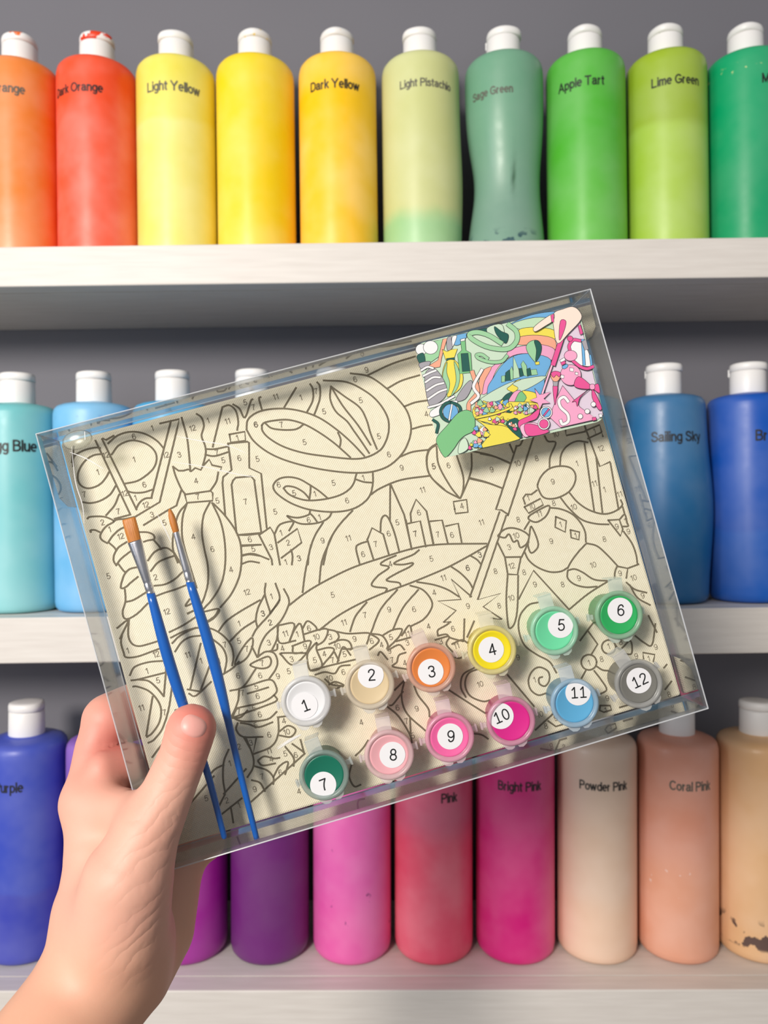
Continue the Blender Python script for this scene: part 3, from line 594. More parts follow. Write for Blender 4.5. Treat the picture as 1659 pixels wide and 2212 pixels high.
# ------------------------------------------------------------------ picture card
KW = -0.0012                       # card front, just behind the front sheet
art_v, art_f, art_c, _lay = [], [], [], [0]
def apoly(P, col, smooth=True, line=True, raw=False):
    P = [LP(*full('C', x, y), KW) for x, y in (parse(P) if isinstance(P, str) else P)] if not raw else P
    if smooth and len(P) > 2:
        P = [tuple(p) for p in catmull(P + [P[0]], 4)][:-1]
    _lay[0] += 1; z = KW + 0.00003 + _lay[0] * 2.5e-6
    k = len(art_v); art_v.extend([(p[0], p[1], z) for p in P])
    for tri in tessellate_polygon([[Vector((p[0], p[1], 0)) for p in P]]):
        a, b, c = [Vector(art_v[k+i]) for i in tri]
        tri = tri if (b - a).cross(c - a).z > 0 else tri[::-1]
        art_f.append(tuple(k + i for i in tri)); art_c.append(srgb(*col))
    if line: astroke([*P, P[0]], None, (30, 30, 34), 0.00011, raw=True)
def astroke(P, smooth, col, wd, raw=False):
    P = [LP(*full('C', x, y), KW) for x, y in (parse(P) if isinstance(P, str) else P)] if not raw else P
    if smooth: P = catmull(P, 6)
    _lay[0] += 1; mb = MB(); ribbon(mb, P, wd, KW + 0.00003 + _lay[0] * 2.5e-6); k = len(art_v)
    art_v.extend(mb.v); art_f.extend([tuple(i + k for i in f) for f in mb.f]); art_c.extend([srgb(*col)] * len(mb.f))
UP = 0.0655e-3                     # one crop pixel on the card, metres
def athick(P, col, wpx, smooth=True):
    astroke(P, smooth, (30, 30, 34), (wpx / 2 + 2.2) * UP); astroke(P, smooth, col, (wpx / 2 - 1) * UP)
def acirc(x, y, r, col, r2=None):
    r2 = r2 or r
    apoly([(x + r * math.cos(a * math.pi / 8), y + r2 * math.sin(a * math.pi / 8)) for a in range(16)], col)

PG, LG, MG, DG = (206, 228, 204), (160, 212, 164), (126, 196, 134), (10, 88, 78)
YE, OR, PK, LP_, HP, BL, WH, GY, LI, CR = (244, 226, 84), (246, 172, 142), (243, 168, 204), (246, 190, 216), (232, 84, 152), (112, 178, 228), (246, 244, 246), (168, 164, 172), (232, 214, 232), (250, 226, 212)
kc = [LP(*full('C', x, y), KW) for x, y in ((118, 478), (1290, 205), (1482, 1022), (312, 1296))]
K = [Vector((x, y)) for x, y in kc]
rim = []
for i in range(4):                 # rounded corners
    p, a, b = K[i], (K[i-1] - K[i]).normalized(), (K[(i+1) % 4] - K[i]).normalized(); r = 0.0048
    for j in range(7):
        tt = j / 6; rim.append(p + a * r * (1 - tt) ** 2 + b * r * tt ** 2)
apoly([tuple(p) for p in rim], PG, False, False, raw=True)
def inside(P):                     # keep the print on the card
    return P
apoly('1120,470 1305,315 1470,985 1425,1022 1150,1080 880,1150 860,1020 1010,930 1000,880 1090,640', LI, False)
apoly('800,332 950,268 1125,243 1120,290 980,285 820,332', BL)
apoly('820,330 980,285 1110,300 1115,375 1000,360 875,370', (196, 226, 190)); apoly('870,370 980,355 1115,375 1120,440 1000,415 875,425', YE)
apoly('870,425 1000,412 1120,440 1120,520 1000,480 860,480', OR)
apoly('810,510 1000,478 1120,512 1100,590 950,545 820,560 720,640 670,740 640,820 600,830 620,720 670,640 760,580', PK)
apoly('600,670 670,640 620,740 600,830 565,840 580,740', OR)
apoly('640,800 680,720 740,630 830,560 960,545 1095,590 1050,720 1020,900 680,900', BL)
apoly('575,880 700,800 850,735 1060,705 960,780 800,850 660,900 560,915', PG)
apoly('850,735 880,730 820,760 860,790 830,820 800,812 780,795 810,770', YE)
apoly('730,900 770,840 820,820 800,870 780,910', DG); apoly('780,905 830,820 880,810 850,860 830,905', PK)
apoly('830,905 870,820 920,830 915,880 850,910', MG); apoly('890,810 990,830 1000,900 880,925 920,860', YE)
for P, c in (('740,750 740,705 765,700 770,745', LG), ('765,740 770,680 795,660 815,690 815,735', DG), ('805,735 800,660 815,635 840,720', LG),
             ('825,725 825,560 865,660 870,715', (190, 224, 190)), ('875,710 865,650 900,645 905,700', DG), ('880,620 895,595 920,630 930,710 900,700', LG),
             ('925,705 920,655 945,645 955,700', DG), ('955,700 950,660 990,655 1000,695', LG)): apoly(P, c, False)
apoly('975,600 930,540 918,490 950,455 1000,450 1028,490 1020,550 990,600', LG); apoly('985,600 990,520 975,455 1000,452 1028,490 1018,555', DG)
apoly('980,605 1010,600 1012,622 985,625', YE, False)
# left side of the picture
apoly('135,490 260,455 320,440 300,560 230,610 150,600', LG, False); acirc(165, 515, 40, WH); acirc(232, 500, 52, WH, 48)
apoly('135,560 180,540 195,600 170,635 145,600', DG); apoly('150,615 230,600 210,650 170,660', GY)
apoly('320,440 352,434 315,560 300,640 220,652 210,636 285,590', OR, False); apoly('350,436 386,426 390,500 352,520', GY)
apoly('386,426 500,396 480,440 440,480 400,480', BL); apoly('386,426 420,418 400,480 388,490', WH); apoly('500,396 640,360 620,400 560,400 500,430', DG)
apoly('640,358 740,334 760,420 720,450 650,410', PG); apoly('690,350 740,385 790,410 775,470 740,450 700,400', DG)
apoly('315,515 350,530 380,515 425,510 400,580 340,590', YE, False); apoly('345,580 405,572 405,592 345,602', DG, False)
apoly('345,600 405,592 450,650 465,730 440,800 360,855 350,830 325,760 315,690', YE)
apoly('350,605 322,680 322,760 350,835 370,760 348,680', LG); apoly('400,600 440,680 430,780 378,850 415,740', LG)
apoly('445,445 480,435 485,520 520,540 530,680 440,690 425,550 455,520', MG, False); apoly('450,545 500,540 515,670 460,675', DG, False); apoly('446,442 478,434 478,452 448,458', WH, False)
athick('790,336 845,385 850,450 800,505 720,512 620,490 530,440 512,405 570,392 650,415 740,470', LG, 34)
athick('780,560 740,600 660,605 580,580 562,555 600,552 640,580', LG, 24)
apoly('190,700 260,650 340,760 340,850 260,915 215,900', GY)
for P in ('165,665 210,640 250,650', '180,705 230,680 270,665', '195,750 250,715 300,715', '205,810 270,770 325,755', '215,870 290,820 345,800', '215,930 300,905 400,850'): athick(P, WH, 16)
apoly('410,880 470,780 520,735 530,780 480,870', GY); apoly('230,960 330,900 420,880 400,930 250,1000', WH)
athick('530,675 560,770 565,830 510,900 505,950', OR, 30); athick('600,660 545,760 545,800 575,850 525,900', WH, 22)
athick('375,895 435,920 445,965 420,1015 370,1030 320,1005 305,955 330,910 375,895', DG, 20); acirc(375, 962, 54, BL, 56); athick('385,910 365,1020', WH, 12, False)
athick('250,1020 285,1050 275,1110', DG, 18)
apoly('275,1150 350,1060 430,970 500,950 545,990 545,1090 480,1130 440,1165 400,1225 350,1282 325,1280 290,1220', MG)
rnd = random.Random(4)
PALS = [OR, PK, HP, BL, YE, DG, LG, PG, WH]
def petals(n, x0, y0, x1, y1, slope, sz):
    for i in range(n):
        x = rnd.uniform(x0, x1); y = rnd.uniform(y0, y1) + slope * (x - x0); s = rnd.uniform(0.7, 1.25) * sz; a = rnd.uniform(-0.6, 0.6)
        q = [(x + s * math.cos(a + k) * m, y + s * math.sin(a + k) * m) for k, m in ((0.2, 1), (1.4, 0.7), (2.8, 1.0), (3.9, 0.8), (4.7, 1.15), (5.5, 0.7))]
        apoly(q, rnd.choice(PALS), False)
apoly('545,925 700,890 1000,900 1005,960 850,1100 640,1040 550,1010', YE)
petals(36, 555, 900, 780, 985, -0.03, 22); petals(34, 780, 915, 985, 975, -0.02, 20); athick('560,1005 690,975 800,935 800,910', YE, 16)
petals(14, 640, 1010, 850, 1050, 0.0, 20)
apoly('550,1012 640,1050 760,1065 840,1110 862,1160 600,1222 572,1228 650,1120 610,1060', YE); petals(12, 540, 1080, 635, 1130, 0.1, 22); petals(10, 500, 1180, 590, 1225, -0.15, 20)
apoly('440,1180 480,1150 500,1225 430,1262', PG); apoly('770,1050 850,1010 880,1110 870,1150', DG); petals(6, 790, 1040, 860, 1090, 0.2, 16)
# right side of the picture
apoly('860,1030 940,990 1010,940 990,1010 920,1040 870,1085', HP); apoly('870,1070 930,1040 1000,1050 1080,1105 950,1135 900,1140', LP_); apoly('905,1052 1000,1062 1075,1108 930,1136', HP)
apoly('1175,775 1300,930 1420,1015 1160,1075 1080,1000 1130,870', PK, False)
athick('1215,890 1185,858 1150,880 1160,930 1210,980 1215,1030 1175,1052 1160,1025', WH, 22)
apoly('975,795 1010,840 1090,820 1040,870 1085,900 1030,905 1010,945 995,900 940,880 990,860', PK, False)
athick('1098,630 1030,832', LP_, 14, False); athick('1172,425 1108,622', HP, 34, False)
apoly('1110,262 1180,228 1245,212 1292,240 1308,300 1220,400 1140,475 1112,370', CR); apoly('1110,262 1040,300 968,360 980,390 1050,350 1108,310', CR)
apoly('1090,275 1112,262 1112,325 1096,318', HP, False); apoly('1158,315 1200,318 1180,400 1150,450', HP)
apoly('1232,490 1310,448 1385,620 1310,632 1250,590', WH); athick('1318,450 1328,625', BL, 20, False); athick('1372,560 1382,630', BL, 14, False)
athick('1300,455 1250,450 1222,490 1225,520', HP, 22); athick('1250,600 1300,640 1350,655 1392,640', HP, 22); acirc(1228, 440, 20, HP)
apoly('1310,462 1342,444 1360,515 1332,524', GY, False); apoly('1284,350 1302,340 1322,402 1300,412', HP, False)
acirc(1232, 700, 74, PK); acirc(1232, 562, 46, PK, 38); apoly('1160,610 1190,598 1196,618 1168,632', HP, False); apoly('1170,640 1205,622 1212,640 1185,658', BL); apoly('1152,595 1185,575 1195,595 1162,610', WH, False)
for x, y, r in ((1240, 662, 15), (1275, 690, 11), (1172, 712, 14)): apoly([(x - r, y - r), (x + r, y - r * 0.6), (x + r * 0.7, y + r), (x - r, y + r * 0.6)], WH, False)
apoly('1255,770 1290,710 1375,775 1370,800 1290,795', HP); apoly('1400,775 1430,765 1440,830 1395,800', HP); apoly('1365,800 1300,860 1280,925 1268,890 1245,890', HP); apoly('1392,805 1450,920 1448,950 1425,940 1385,860', HP); apoly('1370,770 1400,768 1402,800 1372,802', PK)
apoly('1105,780 1138,780 1130,860 1118,912', HP); apoly('1105,740 1142,740 1138,780 1108,780', GY, False); apoly('1090,692 1160,690 1142,742 1105,742', OR); apoly('1090,690 1120,672 1160,685 1150,715 1130,700 1110,718', HP)
acirc(1056, 968, 44, WH); acirc(1056, 968, 34, BL); athick('1075,945 1040,990', HP, 10, False); acirc(1040, 1050, 42, WH); acirc(1040, 1050, 32, HP)
for x, y in ((1394, 910), (1350, 960), (1300, 996)): acirc(x, y, 18, WH)
apoly('1385,1005 1412,1000 1415,1022 1388,1028', HP, False); apoly('1432,980 1455,978 1458,1000 1436,1004', WH, False)

card = tag(empty('picture_card', BOX), 'small round-cornered card printed with the finished colourful picture, upper right in the box', 'card')
V = [(p.x, p.y, KW) for p in rim] + [(p.x, p.y, KW - 0.0004) for p in rim]; n = len(rim)
MB().add(V, [tuple(range(n))[::-1], tuple(range(n, 2*n))] + [(i, (i+1) % n, n + (i+1) % n, n + i) for i in range(n)]).obj('card_stock', plain('white_card', srgb(240, 240, 238), 0.6), card)
me = mesh('printed_picture', art_v, art_f)
ca = me.color_attributes.new('print_colour', 'FLOAT_COLOR', 'CORNER')
cols = np.array([c for f, c in zip(me.polygons, art_c) for _ in range(f.loop_total)], dtype=np.float32)
ca.data.foreach_set('color', cols.ravel())
t = NT('printed_card_ink'); at = t.n('ShaderNodeVertexColor'); at.layer_name = 'print_colour'; t.l(at.outputs[0], t.b.inputs['Base Color']); t.b.inputs['Roughness'].default_value = 0.55
obj('printed_picture', me, t.m, card)

# ------------------------------------------------------------------ paint pots
LW_ = -0.0016                       # lid top
PH = LW_ - (CW + 0.0002)            # pot height
def rounded(px, n=28): return px
pot_body = MB().lathe([(0.0080, 0.0), (0.0086, 0.0005), (0.0092, PH - 0.004), (0.0095, PH - 0.0030)], 40).me('pot_body', True)
pot_lid = MB().lathe([(0.0098, PH - 0.0031), (0.0111, PH - 0.0028), (0.0115, PH - 0.0020), (0.0115, PH - 0.0009), (0.0111, PH - 0.0003), (0.0104, PH), (0.0097, PH - 0.0002), (0.0094, PH - 0.0009), (0.0090, PH - 0.0011)], 48, cap=False).me('lid_rim', True)
pot_ring = MB().lathe([(0.0092, PH - 0.0060), (0.0103, PH - 0.0058), (0.0104, PH - 0.0050), (0.0094, PH - 0.0046)], 40, cap=False).me('neck_ring', True)
pot_disc = MB().lathe([(0.00915, PH - 0.0030), (0.00915, PH - 0.0012), (0.0084, PH - 0.0010), (0.0080, PH - 0.0012), (0.0001, PH - 0.0012)], 48).me('lid_window', True)
stk = MB().lathe([(0.00600, PH - 0.0011), (0.00600, PH - 0.00095), (0.0001, PH - 0.00095)], 40).me('number_sticker', False)
tabm = MB().box((-0.0034, 0.0100, PH - 0.0022), (0.0034, 0.0172, PH - 0.0014), 0.0003).box((-0.0034, 0.0168, PH - 0.0100), (0.0034, 0.0175, PH - 0.0014), 0.0003).me('hinge_strap')
catm = mesh('catch_tab', *(lambda P: ([(x, y, PH - 0.0026) for x, y in P] + [(x, y, PH - 0.0016) for x, y in P],
        [tuple(range(len(P)))[::-1], tuple(range(len(P), 2 * len(P)))] + [(i, (i+1) % len(P), len(P) + (i+1) % len(P), len(P) + i) for i in range(len(P))]))
        ([(-0.0066, -0.0088), (-0.0056, -0.0112), (-0.0042, -0.0128), (-0.0022, -0.0132), (-0.0008, -0.0126), (-0.0004, -0.0116), (0.0008, -0.0116), (0.0014, -0.0127), (0.0034, -0.0130), (0.0052, -0.0118), (0.0066, -0.0088)]))
conm = MB().box((0.0110, -0.0012, PH - 0.0068), (0.0139, 0.0012, PH - 0.0052), 0.0003).box((0.0128, -0.0018, PH - 0.0072), (0.0140, 0.0018, PH - 0.0048), 0.0003).me('joining_stub')
def frosted(name, col, op, rough=0.25):
    t = NT(name); t.b.inputs['Base Color'].default_value = col; t.b.inputs['Roughness'].default_value = rough
    tr = t.n('ShaderNodeBsdfTransparent'); mx = t.n('ShaderNodeMixShader'); mx.inputs[0].default_value = op
    t.l(tr.outputs[0], mx.inputs[1]); t.l(t.b.outputs[0], mx.inputs[2]); t.l(mx.outputs[0], t.out.inputs[0])
    return t.m
STICK = plain('white_sticker_paper', srgb(246, 244, 248), 0.6); NINK = plain('black_sticker_ink', srgb(16, 16, 18), 0.5)
POTS = [  # number, lid centre, sticker centre, strap direction, number tilt (deg), paint, words
 (1, (661, 1516), (658, 1525), (-12, -67), 20, (236, 235, 238), 'white'), (2, (799, 1480), (801, 1459), (-18, -68), 4, (224, 200, 160), 'beige'),
 (3, (932, 1443), (931, 1452), (-25, -61), 8, (232, 132, 60), 'orange'), (4, (1064, 1405), (1062, 1404), (-14, -70), 14, (244, 222, 12), 'yellow'),
 (5, (1199, 1363), (1212, 1351), (-19, -65), 0, (110, 220, 166), 'mint green'), (6, (1339, 1329), (1341, 1319), (-7, -65), 0, (38, 174, 92), 'green'),
 (7, (700, 1676), (698, 1697), (-24, -65), 20, (2, 112, 88), 'dark green'), (8, (841, 1632), (848, 1632), (-12, -65), 0, (242, 176, 184), 'pale pink'),
 (9, (972, 1594), (973, 1592), (-13, -64), 2, (246, 104, 168), 'pink'), (10, (1105, 1559), (1083, 1548), (-15, -70), 22, (222, 30, 140), 'magenta'),
 (11, (1243, 1520), (1250, 1497), (-19, -68), 3, (92, 172, 218), 'sky blue'), (12, (1382, 1478), (1382, 1471), (-37, -55), 24, (120, 118, 112), 'grey')]
for num, lc, scn, sd, tilt, col, word in POTS:
    u0, v0 = LP(*lc, LW_); u1, v1 = LP(lc[0] + sd[0], lc[1] + sd[1], LW_)
    ang = math.atan2(-(u1 - u0), v1 - v0)
    mw = BOX @ Matrix.Translation((u0, v0, CW + 0.0002)) @ Matrix.Rotation(ang, 4, 'Z')
    e = tag(empty('paint_pot', mw), 'small round pot of %s paint with a sticker numbered %d' % (word, num), 'paint pot', 'numbered paint pots in the clear box')
    base = srgb(*col); pale = tuple(c * 0.62 + 0.30 for c in base[:3]) + (1,)
    obj('pot_body', pot_body, frosted('pot_%s_body' % word.replace(' ', '_'), tuple(c * 0.85 + 0.08 for c in base[:3]) + (1,), 0.90), e)
    fr = frosted('pot_%s_plastic' % word.replace(' ', '_'), pale, 0.55); ft = frosted('pot_%s_strap' % word.replace(' ', '_'), tuple(c * 0.25 + 0.6 for c in base[:3]) + (1,), 0.42)
    l = obj('lid_rim', pot_lid, fr, e); obj('lid_window', pot_disc, plain('pot_%s_paint' % word.replace(' ', '_'), base, 0.35), l)
    obj('neck_ring', pot_ring, fr, e); obj('hinge_strap', tabm, ft, e); obj('catch_tab', catm, ft, e)
    for a in (0.03, math.pi + 0.03):
        o = obj('joining_stub', conm, ft, e); o.rotation_euler = (0, 0, a)
    su, sv = LP(*scn, LW_); rel = Matrix.Rotation(-ang, 3, 'Z') @ Vector((su - u0, sv - v0, 0))
    so = obj('number_sticker', stk, STICK, l); so.location = rel; so.rotation_euler = (0, 0, -ang)
    # numbers read upright in the photo's own tilt
    V, T, ext = text_geo(str(num).replace('1', '!'), 0.115); kk = 0.0056 / 0.70 if num < 10 else 0.0055 / 0.70
    ra = math.radians(tilt) - 0.268
    dx = 0.0004
    P = [(dx + kk * (x * math.cos(ra) - y * math.sin(ra)), kk * (x * math.sin(ra) + y * math.cos(ra)), PH - 0.0009) for x, y in V]
    no = obj('printed_number', mesh('printed_number', P, T), NINK, l); no.location = rel; no.rotation_euler = (0, 0, -ang)

# ------------------------------------------------------------------ brushes
BLUE = plain('blue_brush_handle', srgb(8, 96, 190), 0.25, 0.6, var=0.1, scale=60.0)
t = NT('metal_ferrule'); t.b.inputs['Metallic'].default_value = 1.0; t.b.inputs['Roughness'].default_value = 0.25
t.l(t.mixc(t.noise(220.0), srgb(176, 176, 186), srgb(226, 226, 232)), t.b.inputs['Base Color']); FERR = t.m
t = NT('amber_bristles'); mp = t.n('ShaderNodeMapping'); t.l(t.objco(), mp.inputs[0]); mp.inputs['Rotation'].default_value = (0, 0, 0.02); mp.inputs['Scale'].default_value = (2600, 120, 300)
hn = t.noise(1.0, 2.0, mp.outputs[0]); t.l(t.mixc(hn, srgb(168, 82, 16), srgb(226, 150, 62)), t.b.inputs['Base Color']); t.b.inputs['Roughness'].default_value = 0.45; t.bump(hn, 0.5, 0.0004); BRIS = t.m
BRW = -0.0046
def brush(label, tip, base, fer_end, path, flatbrush):
    e = tag(empty('paint_brush', BOX), label, 'paint brush', 'brushes in the clear box')
    def L3(p): u, v = LP(*p, BRW); return (u, v, BRW)
    def mixp(a, b, k): return (a[0] + (b[0] - a[0]) * k, a[1] + (b[1] - a[1]) * k)
    if flatbrush:
        ks = [0, 0.05, 0.5, 1.0, 1.08]; rr = [0.00285, 0.0031, 0.0032, 0.0030, 0.0028]; fl = [0.25, 0.3, 0.42, 0.55, 0.55]
    else:
        ks = [0, 0.08, 0.3, 0.6, 1.0, 1.08]; rr = [0.0002, 0.0008, 0.0014, 0.0017, 0.0015, 0.0013]; fl = [1] * 6
    MB().sweep([L3(mixp(tip, base, k)) for k in ks], rr, 20, fl).obj('bristles', BRIS, e, True)
    ks = [0, 0.03, 0.16, 0.3, 0.45, 0.62, 0.74, 0.76, 0.79, 0.81, 0.9, 0.92, 0.95, 0.97, 1.0]
    if flatbrush: w0, w1, f0 = 0.0033, 0.0019, 0.55
    else: w0, w1, f0 = 0.0014, 0.0019, 1.0
    rr = []; fl = []
    for k in ks:
        kk = min(1, k / 0.72); rr.append((w0 + (w1 - w0) * kk) * (0.90 if k in (0.79, 0.95) else 1.0)); fl.append(f0 + (1 - f0) * kk)
    MB().sweep([L3(mixp(base, fer_end, k)) for k in ks], rr, 24, fl).obj('ferrule', FERR, e, True)
    pts = catmull([np.array(L3(p)) for p in path], 6); n = len(pts); rr = []
    for i in range(n):
        k = i / (n - 1); rr.append(0.0019 + 0.0007 * math.sin(math.pi * min(1, k / 0.62)) - 0.0006 * max(0, (k - 0.55) / 0.45))
    d = pts[-1] - pts[-2]; d = d / np.linalg.norm(d)
    r = rr[-1]; pts += [pts[-1] + d * r * 0.6, pts[-1] + d * r * 0.95, pts[-1] + d * r * 1.05]; rr += [r * 0.85, r * 0.5, r * 0.1]
    MB().sweep([tuple(p) for p in pts], rr, 18).obj('handle', BLUE, e, True)
brush('blue-handled flat brush with a square amber tip, its handle under the thumb', (278, 1120), (291, 1169), (326, 1283), [(325, 1280), (360, 1411), (398, 1530), (446, 1664), (484, 1806)], True)
brush('blue-handled round brush with a fine pointed amber tip, right of the thumb', (366, 1099), (380, 1148), (411, 1259), [(410, 1256), (450, 1387), (480, 1501), (507, 1620), (553, 1806)], False)

# ------------------------------------------------------------------ the hand: one continuous skin grown around rounded bones
def P3(px, py, d): return np.array(((px - CX) * d / F, d, -(py - CY) * d / F), dtype=np.float32)
CHAINS = [   # (photo point, depth, radius in photo pixels) along each bone chain; blend width in metres
 ([(413, 1575, .3360, 54), (396, 1632, .3352, 52), (361, 1714, .3325, 57), (316, 1802, .328, 72), (276, 1900, .325, 97), (256, 2010, .328, 108)], 0.006),       # thumb
 ([(188, 1722, .364, 47), (206, 1612, .374, 42), (236, 1556, .381, 58), (310, 1530, .397, 62), (410, 1530, .396, 46)], 0.006),                                                     # index finger
 ([(222, 1657, .3625, 35), (280, 1652, .374, 46), (340, 1668, .398, 42), (440, 1650, .396, 42)], 0.002),                                                                            # middle finger
 ([(230, 1800, .385, 50), (330, 1760, .402, 46), (460, 1740, .398, 40)], 0.006),                                                                            # ring finger
 ([(260, 1880, .385, 50), (350, 1840, .402, 42), (450, 1820, .398, 36)], 0.006),                                                                            # little finger
 ([(196, 1745, .360, 54), (216, 1850, .350, 75), (230, 1960, .345, 108), (240, 2050, .340, 118)], 0.010),                                                   # back of the hand
 ([(198, 1736, .357, 44), (305, 1756, .340, 46)], 0.010),                                                                                                   # web of the thumb
 ([(345, 1898, .388, 88), (332, 2010, .374, 86), (275, 2095, .354, 98)], 0.010),                                                                           # heel of the palm
 ([(243, 2040, .340, 122), (228, 2100, .336, 126), (143, 2222, .318, 134), (-2, 2420, .29, 148), (-150, 2620, .262, 162)], 0.010)]                        # wrist, forearm
PR = [([(P3(*a[:3]), P3(*b[:3]), a[3] * a[2] / F, b[3] * b[2] / F) for a, b in zip(ch[:-1], ch[1:])], k) for ch, k in CHAINS]
BI = np.array(BOXI.to_3x3(), dtype=np.float32); BT = np.array(BOXI.translation, dtype=np.float32)
def sdf(P):
    d = None
    for ch, k in PR:
        e_ = None
        for a, b, ra, rb in ch:
            ba = b - a; pa = P - a
            hh = np.clip((pa @ ba) / np.float32(ba @ ba), 0, 1)
            q = pa - hh[..., None] * ba
            f_ = np.sqrt((q * q).sum(-1)) - (ra + (rb - ra) * hh)
            e_ = f_ if e_ is None else np.minimum(e_, f_)
        if d is None: d = e_
        else:
            g_ = np.maximum(k - np.abs(d - e_), 0) / k
            d = np.minimum(d, e_) - g_ * g_ * k * 0.25
    L = P @ BI.T + BT                                # the skin stops at the box it grips
    q = np.abs(L - np.array((0, 0, -BD / 2), dtype=np.float32)) - np.array((BW / 2 + 0.0005, BHT / 2 + 0.0005, BD / 2 + 0.0006), dtype=np.float32)
    db = np.sqrt((np.maximum(q, 0) ** 2).sum(-1)) + np.minimum(q.max(-1), 0)
    k = 0.0016; e_ = -db; g_ = np.maximum(k - np.abs(d - e_), 0) / k
    return np.maximum(d, e_) + g_ * g_ * k * 0.25

STEP = 0.0016
lo = np.array((-0.210, 0.205, -0.305)); hi = np.array((-0.060, 0.425, -0.060))
dims = np.ceil((hi - lo) / STEP).astype(int)
ax = [(lo[i] + STEP * np.arange(dims[i])).astype(np.float32) for i in range(3)]
S = np.empty(dims, dtype=np.float32)
for i in range(dims[0]):
    yy, zz = np.meshgrid(ax[1], ax[2], indexing='ij')
    S[i] = sdf(np.stack([np.full_like(yy, ax[0][i]), yy, zz], -1))
# close the arm where it leaves the block
S[0] = S[:, 0] = S[:, :, 0] = 0.001
S[-1] = S[:, -1] = S[:, :, -1] = 0.001 if True else 0
nx, ny, nz_ = dims
cell = np.full((nx-1, ny-1, nz_-1), -1, dtype=np.int64)
acc = np.zeros((nx-1, ny-1, nz_-1, 3), dtype=np.float32); cnt = np.zeros((nx-1, ny-1, nz_-1), dtype=np.float32)
corner = [(i, j, k) for i in (0, 1) for j in (0, 1) for k in (0, 1)]
def sub(c): return S[c[0]:nx-1+c[0], c[1]:ny-1+c[1], c[2]:nz_-1+c[2]]
for c1 in corner:
    for axis in range(3):
        if c1[axis]: continue
        c2 = list(c1); c2[axis] = 1
        s1, s2 = sub(c1), sub(tuple(c2)); cr = (s1 < 0) != (s2 < 0)
        tt = np.where(cr, s1 / np.where(cr, s1 - s2, 1), 0)
        for q in range(3): acc[..., q] += np.where(cr, (tt if q == axis else c1[q]), 0)
        cnt += cr
on = cnt > 0
cell[on] = np.arange(on.sum())
ijk = np.argwhere(on)
HV = lo + STEP * (ijk + acc[on] / cnt[on][:, None])
quads = []
for axis in range(3):
    o1, o2 = (axis + 1) % 3, (axis + 2) % 3
    a = [slice(None)] * 3; b = [slice(None)] * 3; a[axis] = slice(0, -1); b[axis] = slice(1, None)
    s1, s2 = S[tuple(a)], S[tuple(b)]; cr = np.argwhere((s1 < 0) != (s2 < 0))
    cr = cr[(cr[:, o1] > 0) & (cr[:, o2] > 0) & (cr[:, o1] < dims[o1] - 1) & (cr[:, o2] < dims[o2] - 1)]
    def cid(d1, d2):
        m = cr.copy(); m[:, o1] -= d1; m[:, o2] -= d2
        return cell[m[:, 0], m[:, 1], m[:, 2]]
    q = np.stack([cid(1, 1), cid(0, 1), cid(0, 0), cid(1, 0)], 1)
    flip = ~(s1[cr[:, 0], cr[:, 1], cr[:, 2]] < 0)
    q[flip] = q[flip][:, ::-1]
    quads.append(q)
quads = np.concatenate(quads)
# keep the single piece that carries the thumb, relax the surface a little
HVf = HV.copy()
nb = np.zeros_like(HVf); ct = np.zeros(len(HVf))
ed = np.concatenate([quads[:, [0, 1]], quads[:, [1, 2]], quads[:, [2, 3]], quads[:, [3, 0]]])
for it in range(3):
    nb[:] = 0; ct[:] = 0
    np.add.at(nb, ed[:, 0], HVf[ed[:, 1]]); np.add.at(ct, ed[:, 0], 1); np.add.at(nb, ed[:, 1], HVf[ed[:, 0]]); np.add.at(ct, ed[:, 1], 1)
    HVf = 0.5 * HVf + 0.5 * nb / ct[:, None]
hand_me = bpy.data.meshes.new('hand')
hand_me.from_pydata(HVf.tolist(), [], quads.tolist()); hand_me.update()
hand_me.polygons.foreach_set('use_smooth', [True] * len(hand_me.polygons))
# natural skin tones: redder finger tips and knuckles, sallower wrist; folds marked for fine relief
def near(px, py, d, r): return np.exp(-((HVf - P3(px, py, d)) ** 2).sum(1) / (r * r))
def seg(a, b, r):
    a, b = P3(*a), P3(*b); ba = b - a; hh = np.clip((HVf - a) @ ba / (ba @ ba), 0, 1)
    return np.exp(-((HVf - a - hh[:, None] * ba) ** 2).sum(1) / (r * r))
base = np.array(srgb(219, 170, 149)[:3]); red = np.array(srgb(212, 116, 106)[:3]); tan = np.array(srgb(222, 172, 136)[:3]); fold_shade = np.array(srgb(186, 124, 108)[:3])
c = np.tile(base, (len(HVf), 1))
def mixin(c, col, w): return c * (1 - w[:, None]) + col * w[:, None]
c = mixin(c, tan, np.clip((2080 - 2180 + 0) * 0 + np.clip((-HVf[:, 2] - 0.165) / 0.05, 0, 1), 0, 1) * 0.9)
c = mixin(c, red, np.clip(near(430, 1535, .330, .017) * 0.95, 0, 1))
c = mixin(c, red, np.clip(seg((440, 1560, .333, 0)[:3], (430, 1640, .333), .008) * 0.45, 0, 1))
c = mixin(c, red, np.clip(near(255, 1575, .375, .020) * 0.65 + near(250, 1665, .37, .018) * 0.6, 0, 0.9))
c = mixin(c, fold_shade, np.clip(seg((190, 1624, .366), (262, 1622, .372), .0022) * 0.8 + seg((196, 1682, .36), (289, 1706, .352), .0022) * 0.8, 0, 1))  # shade of the finger and thumb-web creases, painted into the skin colour
for a, b in (((384, 1790), (340, 1820)), ((384, 1808), (330, 1845)), ((380, 1850), (325, 1880)), ((378, 1925), (318, 1962)), ((375, 1960), (306, 2010)), ((365, 1985), (300, 2045))):
    c = mixin(c, fold_shade, seg((*a, .318), (*b, .308), .0017 + 0.006 * 0) * 0.0)
mask = np.clip(seg((372, 1800, .318), (345, 2040, .312), .016) * 1.3, 0, 1) + 0
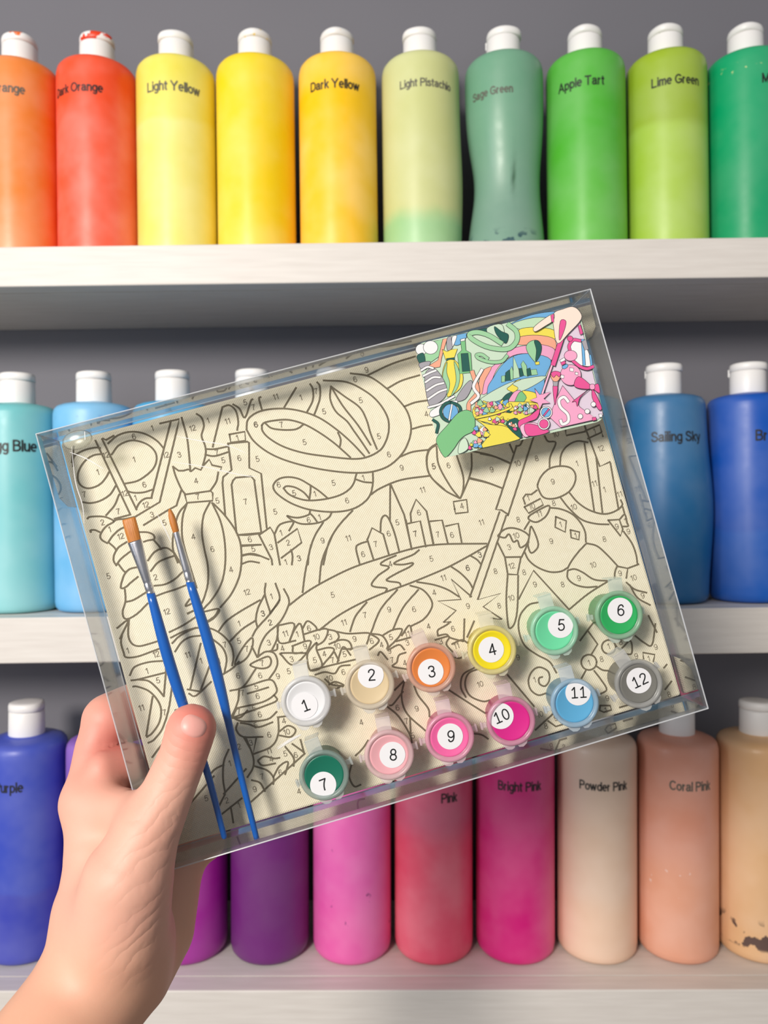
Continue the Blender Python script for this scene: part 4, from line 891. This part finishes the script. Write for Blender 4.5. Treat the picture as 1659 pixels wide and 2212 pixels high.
mask2 = np.clip(near(378, 1640, .324, .010) * 1.2, 0, 1)
al = np.stack([mask, mask2, np.zeros_like(mask), np.ones_like(mask)], 1).astype(np.float32)
cl = np.concatenate([c, np.ones((len(c), 1))], 1).astype(np.float32)
for nme, arr in (('skin_tone', cl), ('skin_folds', al)):
    att = hand_me.color_attributes.new(nme, 'FLOAT_COLOR', 'POINT'); att.data.foreach_set('color', arr.ravel())
t = NT('skin')
vc = t.n('ShaderNodeVertexColor'); vc.layer_name = 'skin_tone'; vf = t.n('ShaderNodeVertexColor'); vf.layer_name = 'skin_folds'
sp = t.n('ShaderNodeSeparateColor'); t.l(vf.outputs[0], sp.inputs[0])
co = t.objco(); n1 = t.noise(60.0, 3.0); n2 = t.noise(1300.0, 2.0)
def wave(dx, dz, freq, dist):
    dp = t.n('ShaderNodeVectorMath', operation='DOT_PRODUCT'); t.l(co, dp.inputs[0]); dp.inputs[1].default_value = (dx * freq, 0, dz * freq)
    s_ = t.math('SINE', t.math('ADD', dp.outputs['Value'], t.math('MULTIPLY', n1, dist)))
    return t.math('POWER', t.math('MULTIPLY_ADD', s_, 0.5, 0.5), 0.45)
w1 = t.math('MULTIPLY', wave(-0.62, 0.78, 1150.0, 16.0), sp.outputs[0]); w2 = t.math('MULTIPLY', wave(0.35, 0.93, 1500.0, 12.0), sp.outputs[1])
mot = t.mixc(t.math('MULTIPLY', n1, 0.35), vc.outputs[0], srgb(214, 140, 124))
t.l(mot, t.b.inputs['Base Color'])
hgt = t.math('ADD', t.math('ADD', t.math('MULTIPLY', w1, 1.0), t.math('MULTIPLY', w2, 0.8)), t.math('MULTIPLY', n2, 0.10))
t.bump(hgt, 0.22, 0.0010)
t.b.inputs['Roughness'].default_value = 0.52; t.b.inputs['Specular IOR Level'].default_value = 0.4
t.b.inputs['Subsurface Weight'].default_value = 0.12; t.b.inputs['Subsurface Radius'].default_value = (1.0, 0.4, 0.25); t.b.inputs['Subsurface Scale'].default_value = 0.002
hand = obj('hand', hand_me, t.m)
tag(hand, 'bare left hand and forearm gripping the clear box, thumb in front on the brush', 'hand')
# thumb nail, laid on the skin
def surf(px, py):
    dr = np.array(((px - CX) / F, 1.0, -(py - CY) / F), dtype=np.float32); y = 0.27
    for _ in range(80):
        s_ = float(sdf((dr * np.float32(y))[None])[0])
        if s_ < 2e-5: break
        y += max(s_ * 0.7, 1e-5)
    return dr * y, dr / np.linalg.norm(dr)
NVt, NF = [], []
NR, NA = 7, 28; nc = (418, 1569); na = math.radians(24)
for i in range(NR + 1):
    for j in range(NA):
        a = 2 * math.pi * j / NA; k = i / NR; cx_, sy_ = math.cos(a), math.sin(a)
        ex = 2 / 2.6; x = 29.5 * k * math.copysign(abs(cx_) ** ex, cx_); y = 24.5 * k * math.copysign(abs(sy_) ** ex, sy_)
        if y > 0: x *= 1 - 0.16 * (y / 24.5) ** 2
        p, dr = surf(nc[0] + x * math.cos(na) - y * math.sin(na), nc[1] + x * math.sin(na) + y * math.cos(na))
        NVt.append(p - dr * (0.00040 - 0.00035 * k ** 4) if i < NR else p + dr * 0.0005)
for i in range(NR):
    for j in range(NA): NF.append((i*NA+j, i*NA+(j+1) % NA, (i+1)*NA+(j+1) % NA, (i+1)*NA+j))
t = NT('thumb_nail_keratin'); t.b.inputs['Base Color'].default_value = srgb(222, 160, 150); t.b.inputs['Roughness'].default_value = 0.4; t.b.inputs['Specular IOR Level'].default_value = 0.4
obj('thumb_nail', mesh('thumb_nail', NVt, NF, True), t.m, hand)
